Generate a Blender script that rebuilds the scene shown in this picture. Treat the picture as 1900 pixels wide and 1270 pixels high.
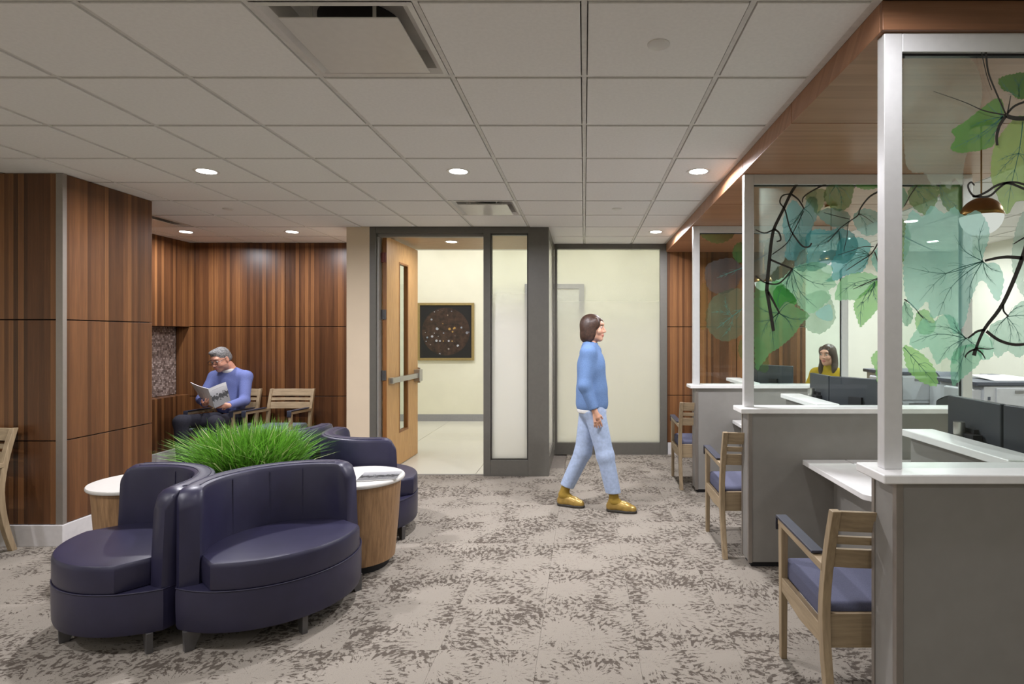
import bpy, bmesh, math, random
import numpy as np
from mathutils import Vector, Matrix
random.seed(7)
PI = math.pi
S = bpy.context.scene
COL = S.collection
for o in list(bpy.data.objects): bpy.data.objects.remove(o)

# ------------------------------------------------------------------ camera, world, exposure
FPX, CX, CY, EYE = 1073.0, 1084.0, 624.0, 1.54      # focal length and vanishing point in pixels, eye height in metres
cam = bpy.data.cameras.new('camera'); camo = bpy.data.objects.new('camera', cam); COL.objects.link(camo)
camo.location = (0, 0, EYE); camo.rotation_euler = (PI/2, 0, 0)
cam.sensor_width = 36; cam.lens = 36*FPX/1900
cam.shift_x = -(CX-950)/1900; cam.shift_y = -(635-CY)/1900; cam.clip_start = .05
S.camera = camo
W = bpy.data.worlds.new('world'); S.world = W; W.use_nodes = True
W.node_tree.nodes['Background'].inputs[0].default_value = (.9, .92, 1, 1)
W.node_tree.nodes['Background'].inputs[1].default_value = .05
S.view_settings.view_transform = 'Standard'; S.view_settings.look = 'None'
S.view_settings.exposure = 0.0; S.view_settings.gamma = 1; S.view_settings.use_curve_mapping = False
S.cycles.max_bounces = 9; S.cycles.diffuse_bounces = 6; S.cycles.transparent_max_bounces = 24
S.cycles.caustics_reflective = False; S.cycles.caustics_refractive = False; S.cycles.sample_clamp_indirect = 6
P_LOBBY, P_BACK, P_STAFF, P_HALL, P_WASH = 52, 9, 24, 26, 3.8   # watts of each lamp

def area(name, loc, w, size, color=(.955, .945, 1.0), rot=(0, 0, 0), spread=172, parent=None, shape='DISK', size_y=None):
    l = bpy.data.lights.new(name, 'AREA'); l.energy = w; l.shape = shape; l.size = size; l.color = color; l.spread = math.radians(spread)
    if size_y: l.size_y = size_y
    o = bpy.data.objects.new(name, l); COL.objects.link(o); o.rotation_euler = rot
    o.location = loc
    if parent: o.parent = parent; o.location = Vector(loc)-parent.location
    return o

# ------------------------------------------------------------------ helpers
def at(px, py, Y):                     # measured pixel on the plane at depth Y -> metres
    return Vector(((px-CX)*Y/FPX, Y, EYE+(CY-py)*Y/FPX))
def tag(o, label=None, cat=None, group=None, kind=None):
    if label: o['label'] = label
    if cat: o['category'] = cat
    if group: o['group'] = group
    if kind: o['kind'] = kind
    return o
def empty(name, loc=(0, 0, 0), rz=0, parent=None):
    o = bpy.data.objects.new(name, None); COL.objects.link(o); o.location = loc; o.rotation_euler.z = rz; o.empty_display_size = .1
    if parent: o.parent = parent
    return o
def thing(name, label, cat, loc=(0, 0, 0), rz=0, group=None):
    return tag(empty(name, loc, rz), label, cat, group)
def wloc(p):
    v = Vector((0, 0, 0))
    while p is not None: v += p.location; p = p.parent
    return v
class MB:
    def __init__(s): s.v = []; s.f = []; s.m = []
    def add(s, vs, fs, mi=0):
        n = len(s.v); s.v += [tuple(v) for v in vs]; s.f += [tuple(i+n for i in f) for f in fs]; s.m += [mi]*len(fs); return s
    def box(s, x0, x1, y0, y1, z0, z1, mi=0):
        return s.add([(x0,y0,z0),(x1,y0,z0),(x1,y1,z0),(x0,y1,z0),(x0,y0,z1),(x1,y0,z1),(x1,y1,z1),(x0,y1,z1)],
              [(0,3,2,1),(4,5,6,7),(0,1,5,4),(1,2,6,5),(2,3,7,6),(3,0,4,7)], mi)
    def lathe(s, prof, n=24, c=(0, 0), mi=0):       # prof = [(r,z)...]
        vs = []; k = len(prof)
        for i in range(n):
            a = 2*PI*i/n
            for r, z in prof: vs.append((c[0]+r*math.cos(a), c[1]+r*math.sin(a), z))
        fs = []
        for i in range(n):
            j = (i+1) % n
            for q in range(k-1): fs.append((i*k+q, j*k+q, j*k+q+1, i*k+q+1))
        if prof[0][0] > 1e-5: fs.append(tuple(i*k for i in range(n))[::-1])
        if prof[-1][0] > 1e-5: fs.append(tuple(i*k+k-1 for i in range(n)))
        return s.add(vs, fs, mi)
    def tube(s, pts, r, n=8, mi=0, flat=None):
        pts = [Vector(p) for p in pts]; vs = []; up0 = Vector((0, 0, 1))
        for i, p in enumerate(pts):
            d = (pts[min(i+1, len(pts)-1)]-pts[max(i-1, 0)]).normalized()
            u = d.cross(up0); u = u.normalized() if u.length > .05 else d.cross(Vector((1, 0, 0))).normalized()
            w = u.cross(d); rr = r[i] if isinstance(r, (list, tuple)) else r
            for k in range(n):
                a = 2*PI*k/n; vs.append(p+u*math.cos(a)*rr+w*math.sin(a)*rr)
        fs = [(i*n+k, i*n+(k+1) % n, (i+1)*n+(k+1) % n, (i+1)*n+k) for i in range(len(pts)-1) for k in range(n)]
        fs += [tuple(range(n))[::-1], tuple((len(pts)-1)*n+k for k in range(n))]
        return s.add(vs, fs, mi)
    def prism(s, poly, axis, a, b, mi=0):            # poly of 2D points extruded along an axis
        n = len(poly)
        def P(p, t): return {'x': (t, p[0], p[1]), 'y': (p[0], t, p[1]), 'z': (p[0], p[1], t)}[axis]
        vs = [P(p, a) for p in poly]+[P(p, b) for p in poly]
        fs = [tuple(range(n))[::-1], tuple(range(n, 2*n))]+[(i, (i+1) % n, n+(i+1) % n, n+i) for i in range(n)]
        return s.add(vs, fs, mi)
    def build(s, name, mat, parent=None, smooth=False, bevel=0, world=True, seg=2):
        off = wloc(parent) if (parent is not None and world) else Vector((0, 0, 0))
        me = bpy.data.meshes.new(name)
        me.from_pydata([tuple(Vector(v)-off) for v in s.v], [], s.f)
        for m in (mat if isinstance(mat, (list, tuple)) else [mat]): me.materials.append(m)
        if any(s.m): me.polygons.foreach_set('material_index', s.m)
        bm = bmesh.new(); bm.from_mesh(me); bmesh.ops.recalc_face_normals(bm, faces=bm.faces); bm.to_mesh(me); bm.free()
        o = bpy.data.objects.new(name, me); COL.objects.link(o)
        if parent is not None: o.parent = parent
        if smooth: me.shade_smooth()
        if smooth == 'auto': me.set_sharp_from_angle(angle=math.radians(35))
        if bevel:
            b = o.modifiers.new('edge', 'BEVEL'); b.width = bevel; b.segments = seg; b.limit_method = 'ANGLE'; b.angle_limit = math.radians(40)
            me.shade_smooth(); b.harden_normals = True
        return o
def box(name, x0, x1, y0, y1, z0, z1, mat, parent=None, bevel=0, **k):
    return MB().box(x0, x1, y0, y1, z0, z1).build(name, mat, parent, bevel=bevel, **k)
def struct(o): o['kind'] = 'structure'; return o
def copy_tree(o, parent=None):
    c = o.copy(); COL.objects.link(c)
    if parent is not None: c.parent = parent
    for ch in list(o.children): copy_tree(ch, c)
    return c
def smooth_curve(pts, n=6, closed=False):
    pts = [np.array(p, float) for p in pts]; N = len(pts); out = []
    for i in range(N if closed else N-1):
        g = (lambda k: pts[k % N]) if closed else (lambda k: pts[min(max(k, 0), N-1)])
        p0, p1, p2, p3 = g(i-1), g(i), g(i+1), g(i+2)
        for t in np.arange(n)/n:
            out.append(.5*(2*p1+(p2-p0)*t+(2*p0-5*p1+4*p2-p3)*t*t+(3*p1-p0-3*p2+p3)*t**3))
    if not closed: out.append(pts[-1])
    return out

# ------------------------------------------------------------------ materials
def LIN(c): return tuple((x/255/12.92 if x/255 <= .04045 else ((x/255+.055)/1.055)**2.4) for x in c)+(1,)
lin = LIN
class NT:
    def __init__(s, name):
        s.mat = bpy.data.materials.new(name); s.mat.use_nodes = True; s.t = s.mat.node_tree; s.n = s.t.nodes; s.n.clear()
        s.out = s.n.new('ShaderNodeOutputMaterial')
    def __call__(s, typ, props=None, **ins):
        nd = s.n.new('ShaderNode'+typ)
        for k, v in (props or {}).items(): setattr(nd, k, v)
        for k, v in ins.items(): s.put(nd, k, v)
        return nd
    def put(s, nd, k, v):
        key = int(k[1:]) if k[0] == 'i' and k[1:].isdigit() else k.replace('_', ' ')
        sock = nd.inputs[key]
        if isinstance(v, bpy.types.NodeSocket): s.t.links.new(v, sock)
        elif isinstance(v, bpy.types.Node): s.t.links.new(v.outputs[0], sock)
        else: sock.default_value = v
    def math(s, op, a, b=0.0, c=0.0, clamp=False):
        nd = s('Math', dict(operation=op, use_clamp=clamp)); s.put(nd, 'i0', a); s.put(nd, 'i1', b); s.put(nd, 'i2', c); return nd.outputs[0]
    def ramp(s, fac, stops, interp='LINEAR'):
        nd = s('ValToRGB'); nd.color_ramp.interpolation = interp; el = nd.color_ramp.elements
        while len(el) < len(stops): el.new(.5)
        for e, (p, c) in zip(el, stops): e.position = p; e.color = c
        s.put(nd, 'Fac', fac); return nd.outputs[0]
    def mix(s, f, a, b, typ='MIX'):
        nd = s('Mix', dict(data_type='RGBA', blend_type=typ)); s.put(nd, 'i0', f); s.put(nd, 'i6', a); s.put(nd, 'i7', b); return nd.outputs[2]
    def combine(s, x, y, z): 
        nd = s('CombineXYZ'); s.put(nd, 'i0', x); s.put(nd, 'i1', y); s.put(nd, 'i2', z); return nd.outputs[0]
    def bsdf(s, color, rough=.5, metallic=0.0, bump=None, bstr=.1, bdist=.002, **kw):
        b = s('BsdfPrincipled'); s.put(b, 'Base_Color', color); s.put(b, 'Roughness', rough); s.put(b, 'Metallic', metallic)
        for k, v in kw.items(): s.put(b, k, v)
        if bump is not None:
            nb = s('Bump', None, Strength=bstr, Distance=bdist); s.put(nb, 'Height', bump); s.put(b, 'Normal', nb.outputs[0])
        return b
    def done(s, sh): s.t.links.new(sh.outputs[0] if isinstance(sh, bpy.types.Node) else sh, s.out.inputs[0]); return s.mat
def plain(name, c, rough=.5, metallic=0.0, var=.06, scale=30, bump=0.0, bscale=200, **kw):
    n = NT(name); tc = n('TexCoord'); nz = n('TexNoise', None, Vector=tc.outputs['Object'], Scale=scale, Detail=3.0)
    c = lin(c); d = tuple(min(1, x*(1+var)) for x in c[:3])+(1,); e = tuple(x*(1-var) for x in c[:3])+(1,)
    colr = n.ramp(nz.outputs[0], [(.35, e), (.65, d)])
    bp = n('TexNoise', None, Vector=tc.outputs['Object'], Scale=bscale, Detail=2.0).outputs[0] if bump else None
    return n.done(n.bsdf(colr, rough, metallic, bp, bump or .1, **kw))
def walnut(name, horizontal=False, tone=1.0):
    n = NT(name); g = n('NewGeometry'); sx = n('SeparateXYZ', None, Vector=g.outputs['Position'])
    x, y, z = sx.outputs
    if horizontal:  s_, l_ = n.math('ADD', y, n.math('MULTIPLY', z, 1.0)), x
    else: s_, l_ = n.math('ADD', x, n.math('MULTIPLY', y, 1.0)), z
    wob = n('TexNoise', None, Vector=n.combine(n.math('MULTIPLY', s_, 2.0), n.math('MULTIPLY', l_, .8), 0.0), Scale=1.0, Detail=2.0).outputs[0]
    sw = n.math('ADD', s_, n.math('MULTIPLY', wob, .03))
    sc = 5.2 if not horizontal else 7.0
    vor = n('TexVoronoi', dict(voronoi_dimensions='1D'), W=n.math('ADD', n.math('MULTIPLY', s_, sc), 3.3), Randomness=.9)
    rnd = n('SeparateColor', None, Color=vor.outputs['Color']).outputs[0]
    edge = n('TexVoronoi', dict(voronoi_dimensions='1D', feature='DISTANCE_TO_EDGE'), W=n.math('ADD', n.math('MULTIPLY', s_, sc), 3.3), Randomness=.9).outputs[0]
    grain = n('TexNoise', None, Vector=n.combine(n.math('MULTIPLY', sw, 21.0), n.math('MULTIPLY', l_, 1.1), n.math('MULTIPLY', rnd, 30.0)), Scale=1.0, Detail=5.0, Roughness=.65).outputs[0]
    fine = n('TexNoise', None, Vector=n.combine(n.math('MULTIPLY', s_, 260.0), n.math('MULTIPLY', l_, 6.0), 0.0), Scale=1.0, Detail=2.0).outputs[0]
    k = 1.0 if not horizontal else .35
    v = n.math('ADD', n.math('MULTIPLY', rnd, .36*k), n.math('ADD', n.math('MULTIPLY', grain, .36), n.math('MULTIPLY', fine, .16)))
    v = n.math('SUBTRACT', v, .01 if not horizontal else -.2)
    t = tone
    def C(r, g_, b): 
        q = lin((r, g_, b)); return (q[0]*t, q[1]*t, q[2]*t, 1)
    if not horizontal: base = n.ramp(v, [(.16, C(58, 36, 22)), (.40, C(96, 62, 38)), (.62, C(130, 88, 54)), (.86, C(164, 118, 76))])
    else: base = n.ramp(v, [(.2, C(118, 84, 60)), (.5, C(158, 112, 82)), (.8, C(186, 142, 110))])
    if not horizontal:
        sap = n.math('MULTIPLY', n.math('LESS_THAN', edge, .035), n.math('GREATER_THAN', rnd, .66))
        base = n.mix(n.math('MULTIPLY', sap, .6), base, C(186, 136, 78))
    return n.done(n.bsdf(base, .34, 0.0, fine, .05, .001, Specular_IOR_Level=.4))
def carpet():
    n = NT('carpet_loop_pile'); tc = n('TexCoord'); oi = n('ObjectInfo')
    pos = n('VectorMath', dict(operation='ADD')); n.put(pos, 'i0', tc.outputs['Object'])
    rr = n.math('MULTIPLY', oi.outputs['Random'], 40.0); n.put(pos, 'i1', n.combine(rr, n.math('MULTIPLY', rr, 1.7), 0.0))
    p2 = n('VectorMath', dict(operation='MULTIPLY')); n.put(p2, 'i0', pos.outputs[0]); p2.inputs[1].default_value = (1, 1, 0)
    p = p2.outputs[0]
    vor = n('TexVoronoi', dict(voronoi_dimensions='2D'), Vector=p, Scale=2.6, Randomness=1.0)
    ps = n('VectorMath', dict(operation='MULTIPLY')); n.put(ps, 'i0', p); ps.inputs[1].default_value = (1, 1, 0)
    df = n('VectorMath', dict(operation='SUBTRACT')); n.put(df, 'i0', p); n.put(df, 'i1', vor.outputs['Position'])
    ln = n('VectorMath', dict(operation='LENGTH')); n.put(ln, 'i0', df.outputs[0])
    nm = n('VectorMath', dict(operation='NORMALIZE')); n.put(nm, 'i0', df.outputs[0])
    sp = n('SeparateXYZ', None, Vector=nm.outputs[0])
    warp = n('TexNoise', None, Vector=p, Scale=26.0, Detail=2.0).outputs[0]
    polar = n.combine(n.math('MULTIPLY', sp.outputs[0], 10.0), n.math('MULTIPLY', sp.outputs[1], 10.0),
                      n.math('ADD', n.math('MULTIPLY', ln.outputs['Value'], 25.0), n.math('MULTIPLY', warp, 1.6)))
    streak = n('TexNoise', None, Vector=polar, Scale=1.0, Detail=3.0, Roughness=.6).outputs[0]
    sq = n('VectorMath', dict(operation='MULTIPLY')); n.put(sq, 'i0', p); sq.inputs[1].default_value = (.62, 1.25, 1)
    blot = n('TexNoise', None, Vector=sq.outputs[0], Scale=42.0, Detail=4.0, Roughness=.68, Distortion=.6).outputs[0]
    core = n('MapRange', None, Value=ln.outputs['Value']); core.inputs[1].default_value = .06; core.inputs[2].default_value = .20; core.inputs[3].default_value = -.10; core.inputs[4].default_value = 0.0
    dens = n('TexNoise', None, Vector=p, Scale=4.2, Detail=1.5).outputs[0]
    v = n.math('ADD', n.math('ADD', n.math('MULTIPLY', streak, .60), n.math('MULTIPLY', blot, .40)), core.outputs[0])
    v = n.math('ADD', v, n.math('MULTIPLY', n.math('SUBTRACT', dens, .5), .17))
    fib = n('TexNoise', None, Vector=p, Scale=420.0, Detail=1.0).outputs[0]
    v = n.math('ADD', v, n.math('MULTIPLY', n.math('SUBTRACT', fib, .5), .13))
    m = n.ramp(v, [(.497, (0, 0, 0, 1)), (.527, (1, 1, 1, 1))])
    light = n.mix(fib, lin((108, 101, 92)), lin((176, 168, 156)))
    dark = n.mix(fib, lin((62, 56, 50)), lin((110, 101, 92)))
    return n.done(n.bsdf(n.mix(m, light, dark), .95, 0.0, fib, .5, .004, Specular_IOR_Level=.1))
def glass(name, tint=(.93, .97, .95), refl=1.0):
    n = NT(name); tr = n('BsdfTransparent', None, Color=tint+(1,)); gl = n('BsdfGlossy', None, Roughness=.02)
    fr = n('Fresnel', None, IOR=1.45); mx = n('MixShader'); bf = n('NewGeometry').outputs['Backfacing']; n.put(mx, 'i0', n.math('MULTIPLY', n.math('MULTIPLY', fr.outputs[0], refl), n.math('SUBTRACT', 1.0, bf))); n.put(mx, 'i1', tr); n.put(mx, 'i2', gl)
    return n.done(mx)
def frosted(name, z0, z1, top=.12, low=.95):       # etched film that fades out towards the top
    n = NT(name); g = n('NewGeometry'); z = n('SeparateXYZ', None, Vector=g.outputs['Position']).outputs[2]
    f = n('MapRange', dict(interpolation_type='SMOOTHSTEP'), Value=z); f.inputs[1].default_value = z0; f.inputs[2].default_value = z1
    f.inputs[3].default_value = low; f.inputs[4].default_value = top
    tr = n('BsdfTransparent', None, Color=(.95, .97, .95, 1)); tl = n('BsdfTranslucent', None, Color=(.98, .98, .97, 1)); df = n('BsdfDiffuse', None, Color=(.85, .85, .83, 1))
    a = n('MixShader', None, i0=.10); n.put(a, 'i1', tl); n.put(a, 'i2', df)
    b = n('MixShader'); n.put(b, 'i0', f.outputs[0]); n.put(b, 'i1', tr); n.put(b, 'i2', a)
    gl = n('BsdfGlossy', None, Roughness=.34); fr = n('Fresnel', None, IOR=1.12); c = n('MixShader'); n.put(c, 'i0', n.math('MULTIPLY', fr.outputs[0], n.math('SUBTRACT', 1.0, g.outputs['Backfacing']))); n.put(c, 'i1', b); n.put(c, 'i2', gl)
    return n.done(c)
def film():
    n = NT('printed_leaf_film'); oi = n('ObjectInfo'); tc = n('TexCoord')
    nz = n('TexNoise', None, Vector=tc.outputs['Object'], Scale=7.0, Detail=3.0).outputs[0]
    c = n.mix(n.math('MULTIPLY', nz, .5), oi.outputs['Color'], (.8, 1, .9, 1), 'MULTIPLY')
    tint = n.mix(.46, (1, 1, 1, 1), c)
    tr = n('BsdfTransparent'); n.put(tr, 'Color', tint)
    df = n('BsdfDiffuse'); n.put(df, 'Color', c); tl = n('BsdfTranslucent'); n.put(tl, 'Color', c)
    a = n('MixShader', None, i0=.6); n.put(a, 'i1', df); n.put(a, 'i2', tl)
    b = n('MixShader'); n.put(b, 'i0', n.math('ADD', n.math('MULTIPLY', n.math('SUBTRACT', nz, .5), .3), n.math('MULTIPLY', oi.outputs['Alpha'], .88), clamp=True)); n.put(b, 'i1', tr); n.put(b, 'i2', a)
    return n.done(b)
def emit(name, c, s):
    n = NT(name); return n.done(n('Emission', None, Color=c+(1,), Strength=s))
def vcol(name, rough=.5, bump=0.0, bscale=300, **kw):
    n = NT(name); a = n('Attribute', dict(attribute_name='tint')); tc = n('TexCoord')
    bp = n('TexNoise', None, Vector=tc.outputs['Object'], Scale=bscale, Detail=2.0).outputs[0] if bump else None
    return n.done(n.bsdf(a.outputs['Color'], rough, 0.0, bp, bump or .1, **kw))
def oak(name, c0, c1, axis=2, rough=.45):
    n = NT(name); tc = n('TexCoord'); sc = [40.0, 40.0, 40.0]; sc[axis] = 3.0
    v = n('VectorMath', dict(operation='MULTIPLY')); n.put(v, 'i0', tc.outputs['Object']); v.inputs[1].default_value = sc
    g = n('TexNoise', None, Vector=v.outputs[0], Scale=1.6, Detail=4.0, Roughness=.6).outputs[0]
    return n.done(n.bsdf(n.ramp(g, [(.3, lin(c0)), (.7, lin(c1))]), rough, 0.0, g, .05, .001))

M = {}
M['walnut'] = walnut('walnut_veneer', False, .92); M['walnut_soffit'] = walnut('walnut_soffit_veneer', True); M['walnut_soffit_shaded'] = walnut('walnut_soffit_veneer_shaded', True, .62)  # front fascia: same soffit veneer, shade put into its colour against the back lamps
M['carpet'] = carpet()
M['tile'] = plain('ceiling_tile_face', (236, 234, 231), .9, var=.02, scale=60, bump=.15, bscale=350)
M['grid'] = plain('ceiling_grid_paint', (214, 211, 206), .5)
M['white_metal'] = plain('white_painted_metal', (214, 211, 206), .28, var=.02)
M['black'] = plain('matt_black', (24, 24, 27), .6)
M['cream'] = plain('cream_paint', (232, 230, 210), .7, var=.02, scale=3)
M['beige'] = plain('beige_paint', (222, 204, 178), .7, var=.02, scale=3)
M['white_paint'] = plain('white_paint', (225, 222, 216), .6, var=.02)
M['base_white'] = plain('pale_grey_baseboard', (206, 203, 203), .5, var=.03)
M['base_grey'] = plain('grey_rubber_baseboard', (150, 150, 152), .5, var=.03)
M['taupe'] = plain('taupe_frame_paint', (98, 95, 88), .42, var=.03)
M['taupe_in'] = plain('light_grey_frame_paint', (140, 137, 131), .4, var=.03)
M['alu'] = plain('satin_aluminium', (218, 218, 218), .34, .35, var=.02)
M['alu_trim'] = plain('grey_metal_corner_trim', (150, 143, 136), .38, .6, var=.02)
M['chrome'] = plain('brushed_steel', (190, 188, 182), .28, .9, var=.03)
M['panel'] = plain('grey_laminate', (136, 133, 128), .55, var=.03, scale=12, bump=.04, bscale=500)
M['quartz'] = plain('white_solid_surface', (232, 231, 229), .3, var=.02)
M['table_white'] = plain('white_table_laminate', (200, 197, 191), .35, var=.02)
M['glass'] = glass('clear_glass'); M['frost'] = frosted('frosted_glass_wall', 1.25, 2.1, .22, .84); M['frost_side'] = frosted('frosted_glass_sidelight', 1.55, 2.2, .06, .93)
M['film'] = film(); M['ink'] = plain('printed_branch_ink', (46, 44, 40), .6); M['ink_teal'] = plain('printed_vein_ink', (58, 108, 98), .6)
M['lens'] = emit('lamp_lens', (1, .97, .92), 14.0)
M['navy'] = plain('navy_vinyl', (39, 37, 60), .38, var=.08, scale=9, bump=.08, bscale=420, Specular_IOR_Level=.5)
M['navy_pipe'] = plain('navy_vinyl_seam', (42, 40, 62), .45)
M['leg_grey'] = plain('grey_metal_leg', (92, 90, 90), .4, .4)
M['oak'] = oak('limed_oak', (136, 118, 92), (168, 148, 118)); M['oak_y'] = oak('limed_oak_rail', (136, 118, 92), (168, 148, 118), 1); M['oak_x'] = oak('limed_oak_slat', (136, 118, 92), (168, 148, 118), 0)
M['drum'] = oak('oak_veneer_drum', (122, 92, 62), (166, 130, 92))
M['maple'] = oak('maple_door_veneer', (178, 134, 80), (206, 162, 104)); M['maple_edge'] = oak('maple_door_edge', (122, 78, 36), (150, 98, 48))
M['soffit_maple'] = oak('maple_ceiling', (160, 130, 96), (188, 158, 120), 0)
M['fabric'] = plain('blue_woven_fabric', (92, 94, 114), .9, var=.12, scale=300, bump=.3, bscale=600, Specular_IOR_Level=.15)
M['fabric_grey'] = plain('grey_blue_woven_fabric', (104, 110, 124), .9, var=.12, scale=300, bump=.3, bscale=600, Specular_IOR_Level=.15)
M['armpad'] = plain('dark_arm_pad', (44, 46, 60), .5)
M['terrazzo'] = plain('pale_terrazzo', (214, 212, 198), .3, var=.03, scale=140)
M['slate'] = plain('dark_slate_plastic', (50, 53, 58), .45, var=.03)
M['device'] = plain('pale_grey_plastic', (205, 205, 210), .45, var=.02); M['device_dark'] = plain('slate_grey_plastic', (84, 88, 100), .45, var=.03)
M['brass'] = plain('brushed_brass', (150, 112, 62), .28, .9, var=.05)
M['globe'] = emit('opal_globe', (1, .97, .93), .75)
M['paper'] = plain('white_paper', (228, 228, 226), .7, var=.02)
M['soil'] = plain('dark_soil', (44, 36, 28), .95, var=.3, scale=60)
M['gold'] = plain('dull_gold_frame', (160, 140, 92), .4, .3)
M['red'] = plain('faded_red_hinge', (118, 62, 54), .5)

def L_done(): pass

# ------------------------------------------------------------------ the setting
CEIL, T = 2.742, .6096
# floor with carpet tiles
floor = struct(box('floor', -6.6, 5.4, -3.6, 8.7, -.12, -.012, plain('floor_slab', (120, 112, 104), .9)))
PT = .4875; GY = 2.834-2*PT; GX = -5.2+.1
near = box('carpet', -6.5, 5.3, -3.5, GY-.001, -.012, 0, M['carpet'], floor)
box('carpet', 1.06, 5.3, GY, 8.6, -.012, -.0005, M['carpet'], floor)
h = PT/2-.0005
proto = MB().box(-h, h, -h, h, -.012, 0).build('carpet_tile', M['carpet'], None)
first = True
for j in range(12):
    for i in range(-3, 13):
        x, y = GX+(i+.5)*PT, GY+(j+.5)*PT
        if x > 1.06+PT*.5 or y > 7.75 or (y > 6.62 and -2.55 < x < -.45): continue
        o = proto if first else proto.copy()
        if not first: COL.objects.link(o)
        first = False
        o.parent = floor; o.location = (x, y, 0); o.rotation_euler.z = random.choice((0, 0, PI/2, PI, PI))
# hall floor beyond the door
hall = struct(box('floor_hall', -4.2, 2.6, 6.42, 10.6, -.13, -.02, M['terrazzo']))
for k in range(-2, 4):
    a = -2.43+1.22*k
    if k < 0: box('floor_tile', a+.003, a+(1.217 if k < -1 else 1.217), 7.62, 10.45, -.02, .003, M['terrazzo'], hall)
    elif k < 2: box('floor_tile', a+.003, min(a+1.217, -.41), 6.44, 10.45, -.02, .003, M['terrazzo'], hall)
    else: box('floor_tile', a+.003, a+1.217, 7.62, 10.45, -.02, .003, M['terrazzo'], hall)
box('floor_tile', -.39, .006, 7.62, 10.45, -.02, .003, M['terrazzo'], hall)
MB().box(-2.43, -1.1, 6.40, 6.44, -.02, .005).build('threshold', M['taupe_in'], hall)

# ceiling: slab, tiles one by one, grid bars
ceil = struct(box('ceiling', -6.6, 5.4, -3.6, 8.7, CEIL+.09, CEIL+.2, M['white_paint']))
YL = [2.065+T*k for k in range(-3, 11)]
box('ceiling_panel', -6.5, 5.3, -3.5, YL[0], CEIL-.002, CEIL+.09, M['tile'], ceil)
diff_cells = {(-2, 3), (-2, 8), (-8, 9)}
ht = T/2-.0155
tp = MB().box(-ht, ht, -ht, ht, 0, .02).build('ceiling_tile', M['tile'], None); first = True
for j in range(13):
    y0, y1 = YL[j], YL[j+1]
    for i in range(-10, 9):
        x0, x1 = i*T, (i+1)*T
        if (i, j) in diff_cells: continue
        xc, yc = (x0+x1)/2, (y0+y1)/2
        if yc > 7.6 and xc < 1.06: continue
        if y0 > 6.2 and -2.55 < xc < -.45: continue
        if 1.07 < xc < 2.7 and yc > 2.06: continue
        if x0 < 1.0 < x1 and yc > 2.06:                                    # cut tiles along the wood soffit
            box('ceiling_tile', x0+.0155, 1.03, y0+.0155, y1-.0155, CEIL-.005, CEIL+.018, M['tile'], ceil); continue
        o = tp if first else tp.copy()
        if not first: COL.objects.link(o)
        first = False
        o.parent = ceil; o.location = (xc, yc, CEIL-.005)
for i in list(range(-10, 2))+list(range(5, 9)):
    x = i*T
    ymax = 6.34 if -2.55 < x < -.45 else (7.53 if x < 1.06 else 8.6)
    box('main_runner', x-.0105, x+.0105, YL[0], ymax, CEIL, CEIL+.03, M['grid'], ceil)
for y in YL[:-1]:
    for a, b in ((-6.1, -2.62), (-2.62, -.39), (-.39, 1.04), (2.8, 5.3)):
        if y > 7.5 and b < 2: continue
        if y > 6.34 and (a, b) == (-2.62, -.39): continue
        box('cross_tee', a, b, y-.0105, y+.0105, CEIL+.001, CEIL+.03, M['grid'], ceil)
box('edge_angle', 1.03, 1.064, 2.05, 7.55, CEIL-.004, CEIL+.02, M['grid'], ceil)
box('edge_angle', 1.03, 5.3, 2.02, 2.0495, CEIL-.004, CEIL+.02, M['grid'], ceil)
box('edge_angle', -5.2, -2.61, 7.385, 7.42, CEIL-.004, CEIL+.02, M['grid'], ceil)
box('edge_angle', -.39, 1.06, 7.50, 7.54, CEIL-.004, CEIL+.02, M['grid'], ceil)

def panel_grid(name, backing, boards):
    w = struct(MB().box(*backing).build(name, plain(name+'_backing', (30, 20, 14), .8)))
    for b in boards: box('panel', *b, M['walnut'], w, bevel=.0015)
    return w
ZS = (.155, .770, 1.660, 2.738); G = .004
# left column block
cb = []
for a, b in zip(ZS[:-1], ZS[1:]):
    cb.append((-6.5, -3.875, 4.24, 4.258, a+G, b-G))
    cb.append((-3.845, -3.827, 4.275, 5.12, a+G, b-G))
wl = panel_grid('wall_left', (-6.5, -3.848, 4.26, 5.118, 0, CEIL), cb)
MB().prism([(-3.873, 4.239), (-3.823, 4.239), (-3.823, 4.273), (-3.849, 4.273), (-3.849, 4.262), (-3.873, 4.262)], 'z', .156, 2.738).build('corner_trim', M['alu_trim'], wl)
struct(MB().prism([(-6.5, 4.226), (-3.813, 4.226), (-3.813, 5.125), (-3.849, 5.125), (-3.849, 4.262), (-6.5, 4.262)], 'z', 0, .155).build('baseboard_left', M['base_white'], bevel=.003))
# alcove back wall
bb = []
for a, b in zip(ZS[:-1], ZS[1:]):
    bb.append((-5.22, -3.826-G, 7.40, 7.418, a+G, b-G)); bb.append((-3.826+G, -2.60, 7.40, 7.418, a+G, b-G))
panel_grid('wall_back', (-6.5, -2.61, 7.42, 7.55, 0, 2.95), bb)
struct(box('baseboard_back', -5.05, -2.62, 7.388, 7.42, 0, .155, M['base_white'], bevel=.003))
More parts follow.
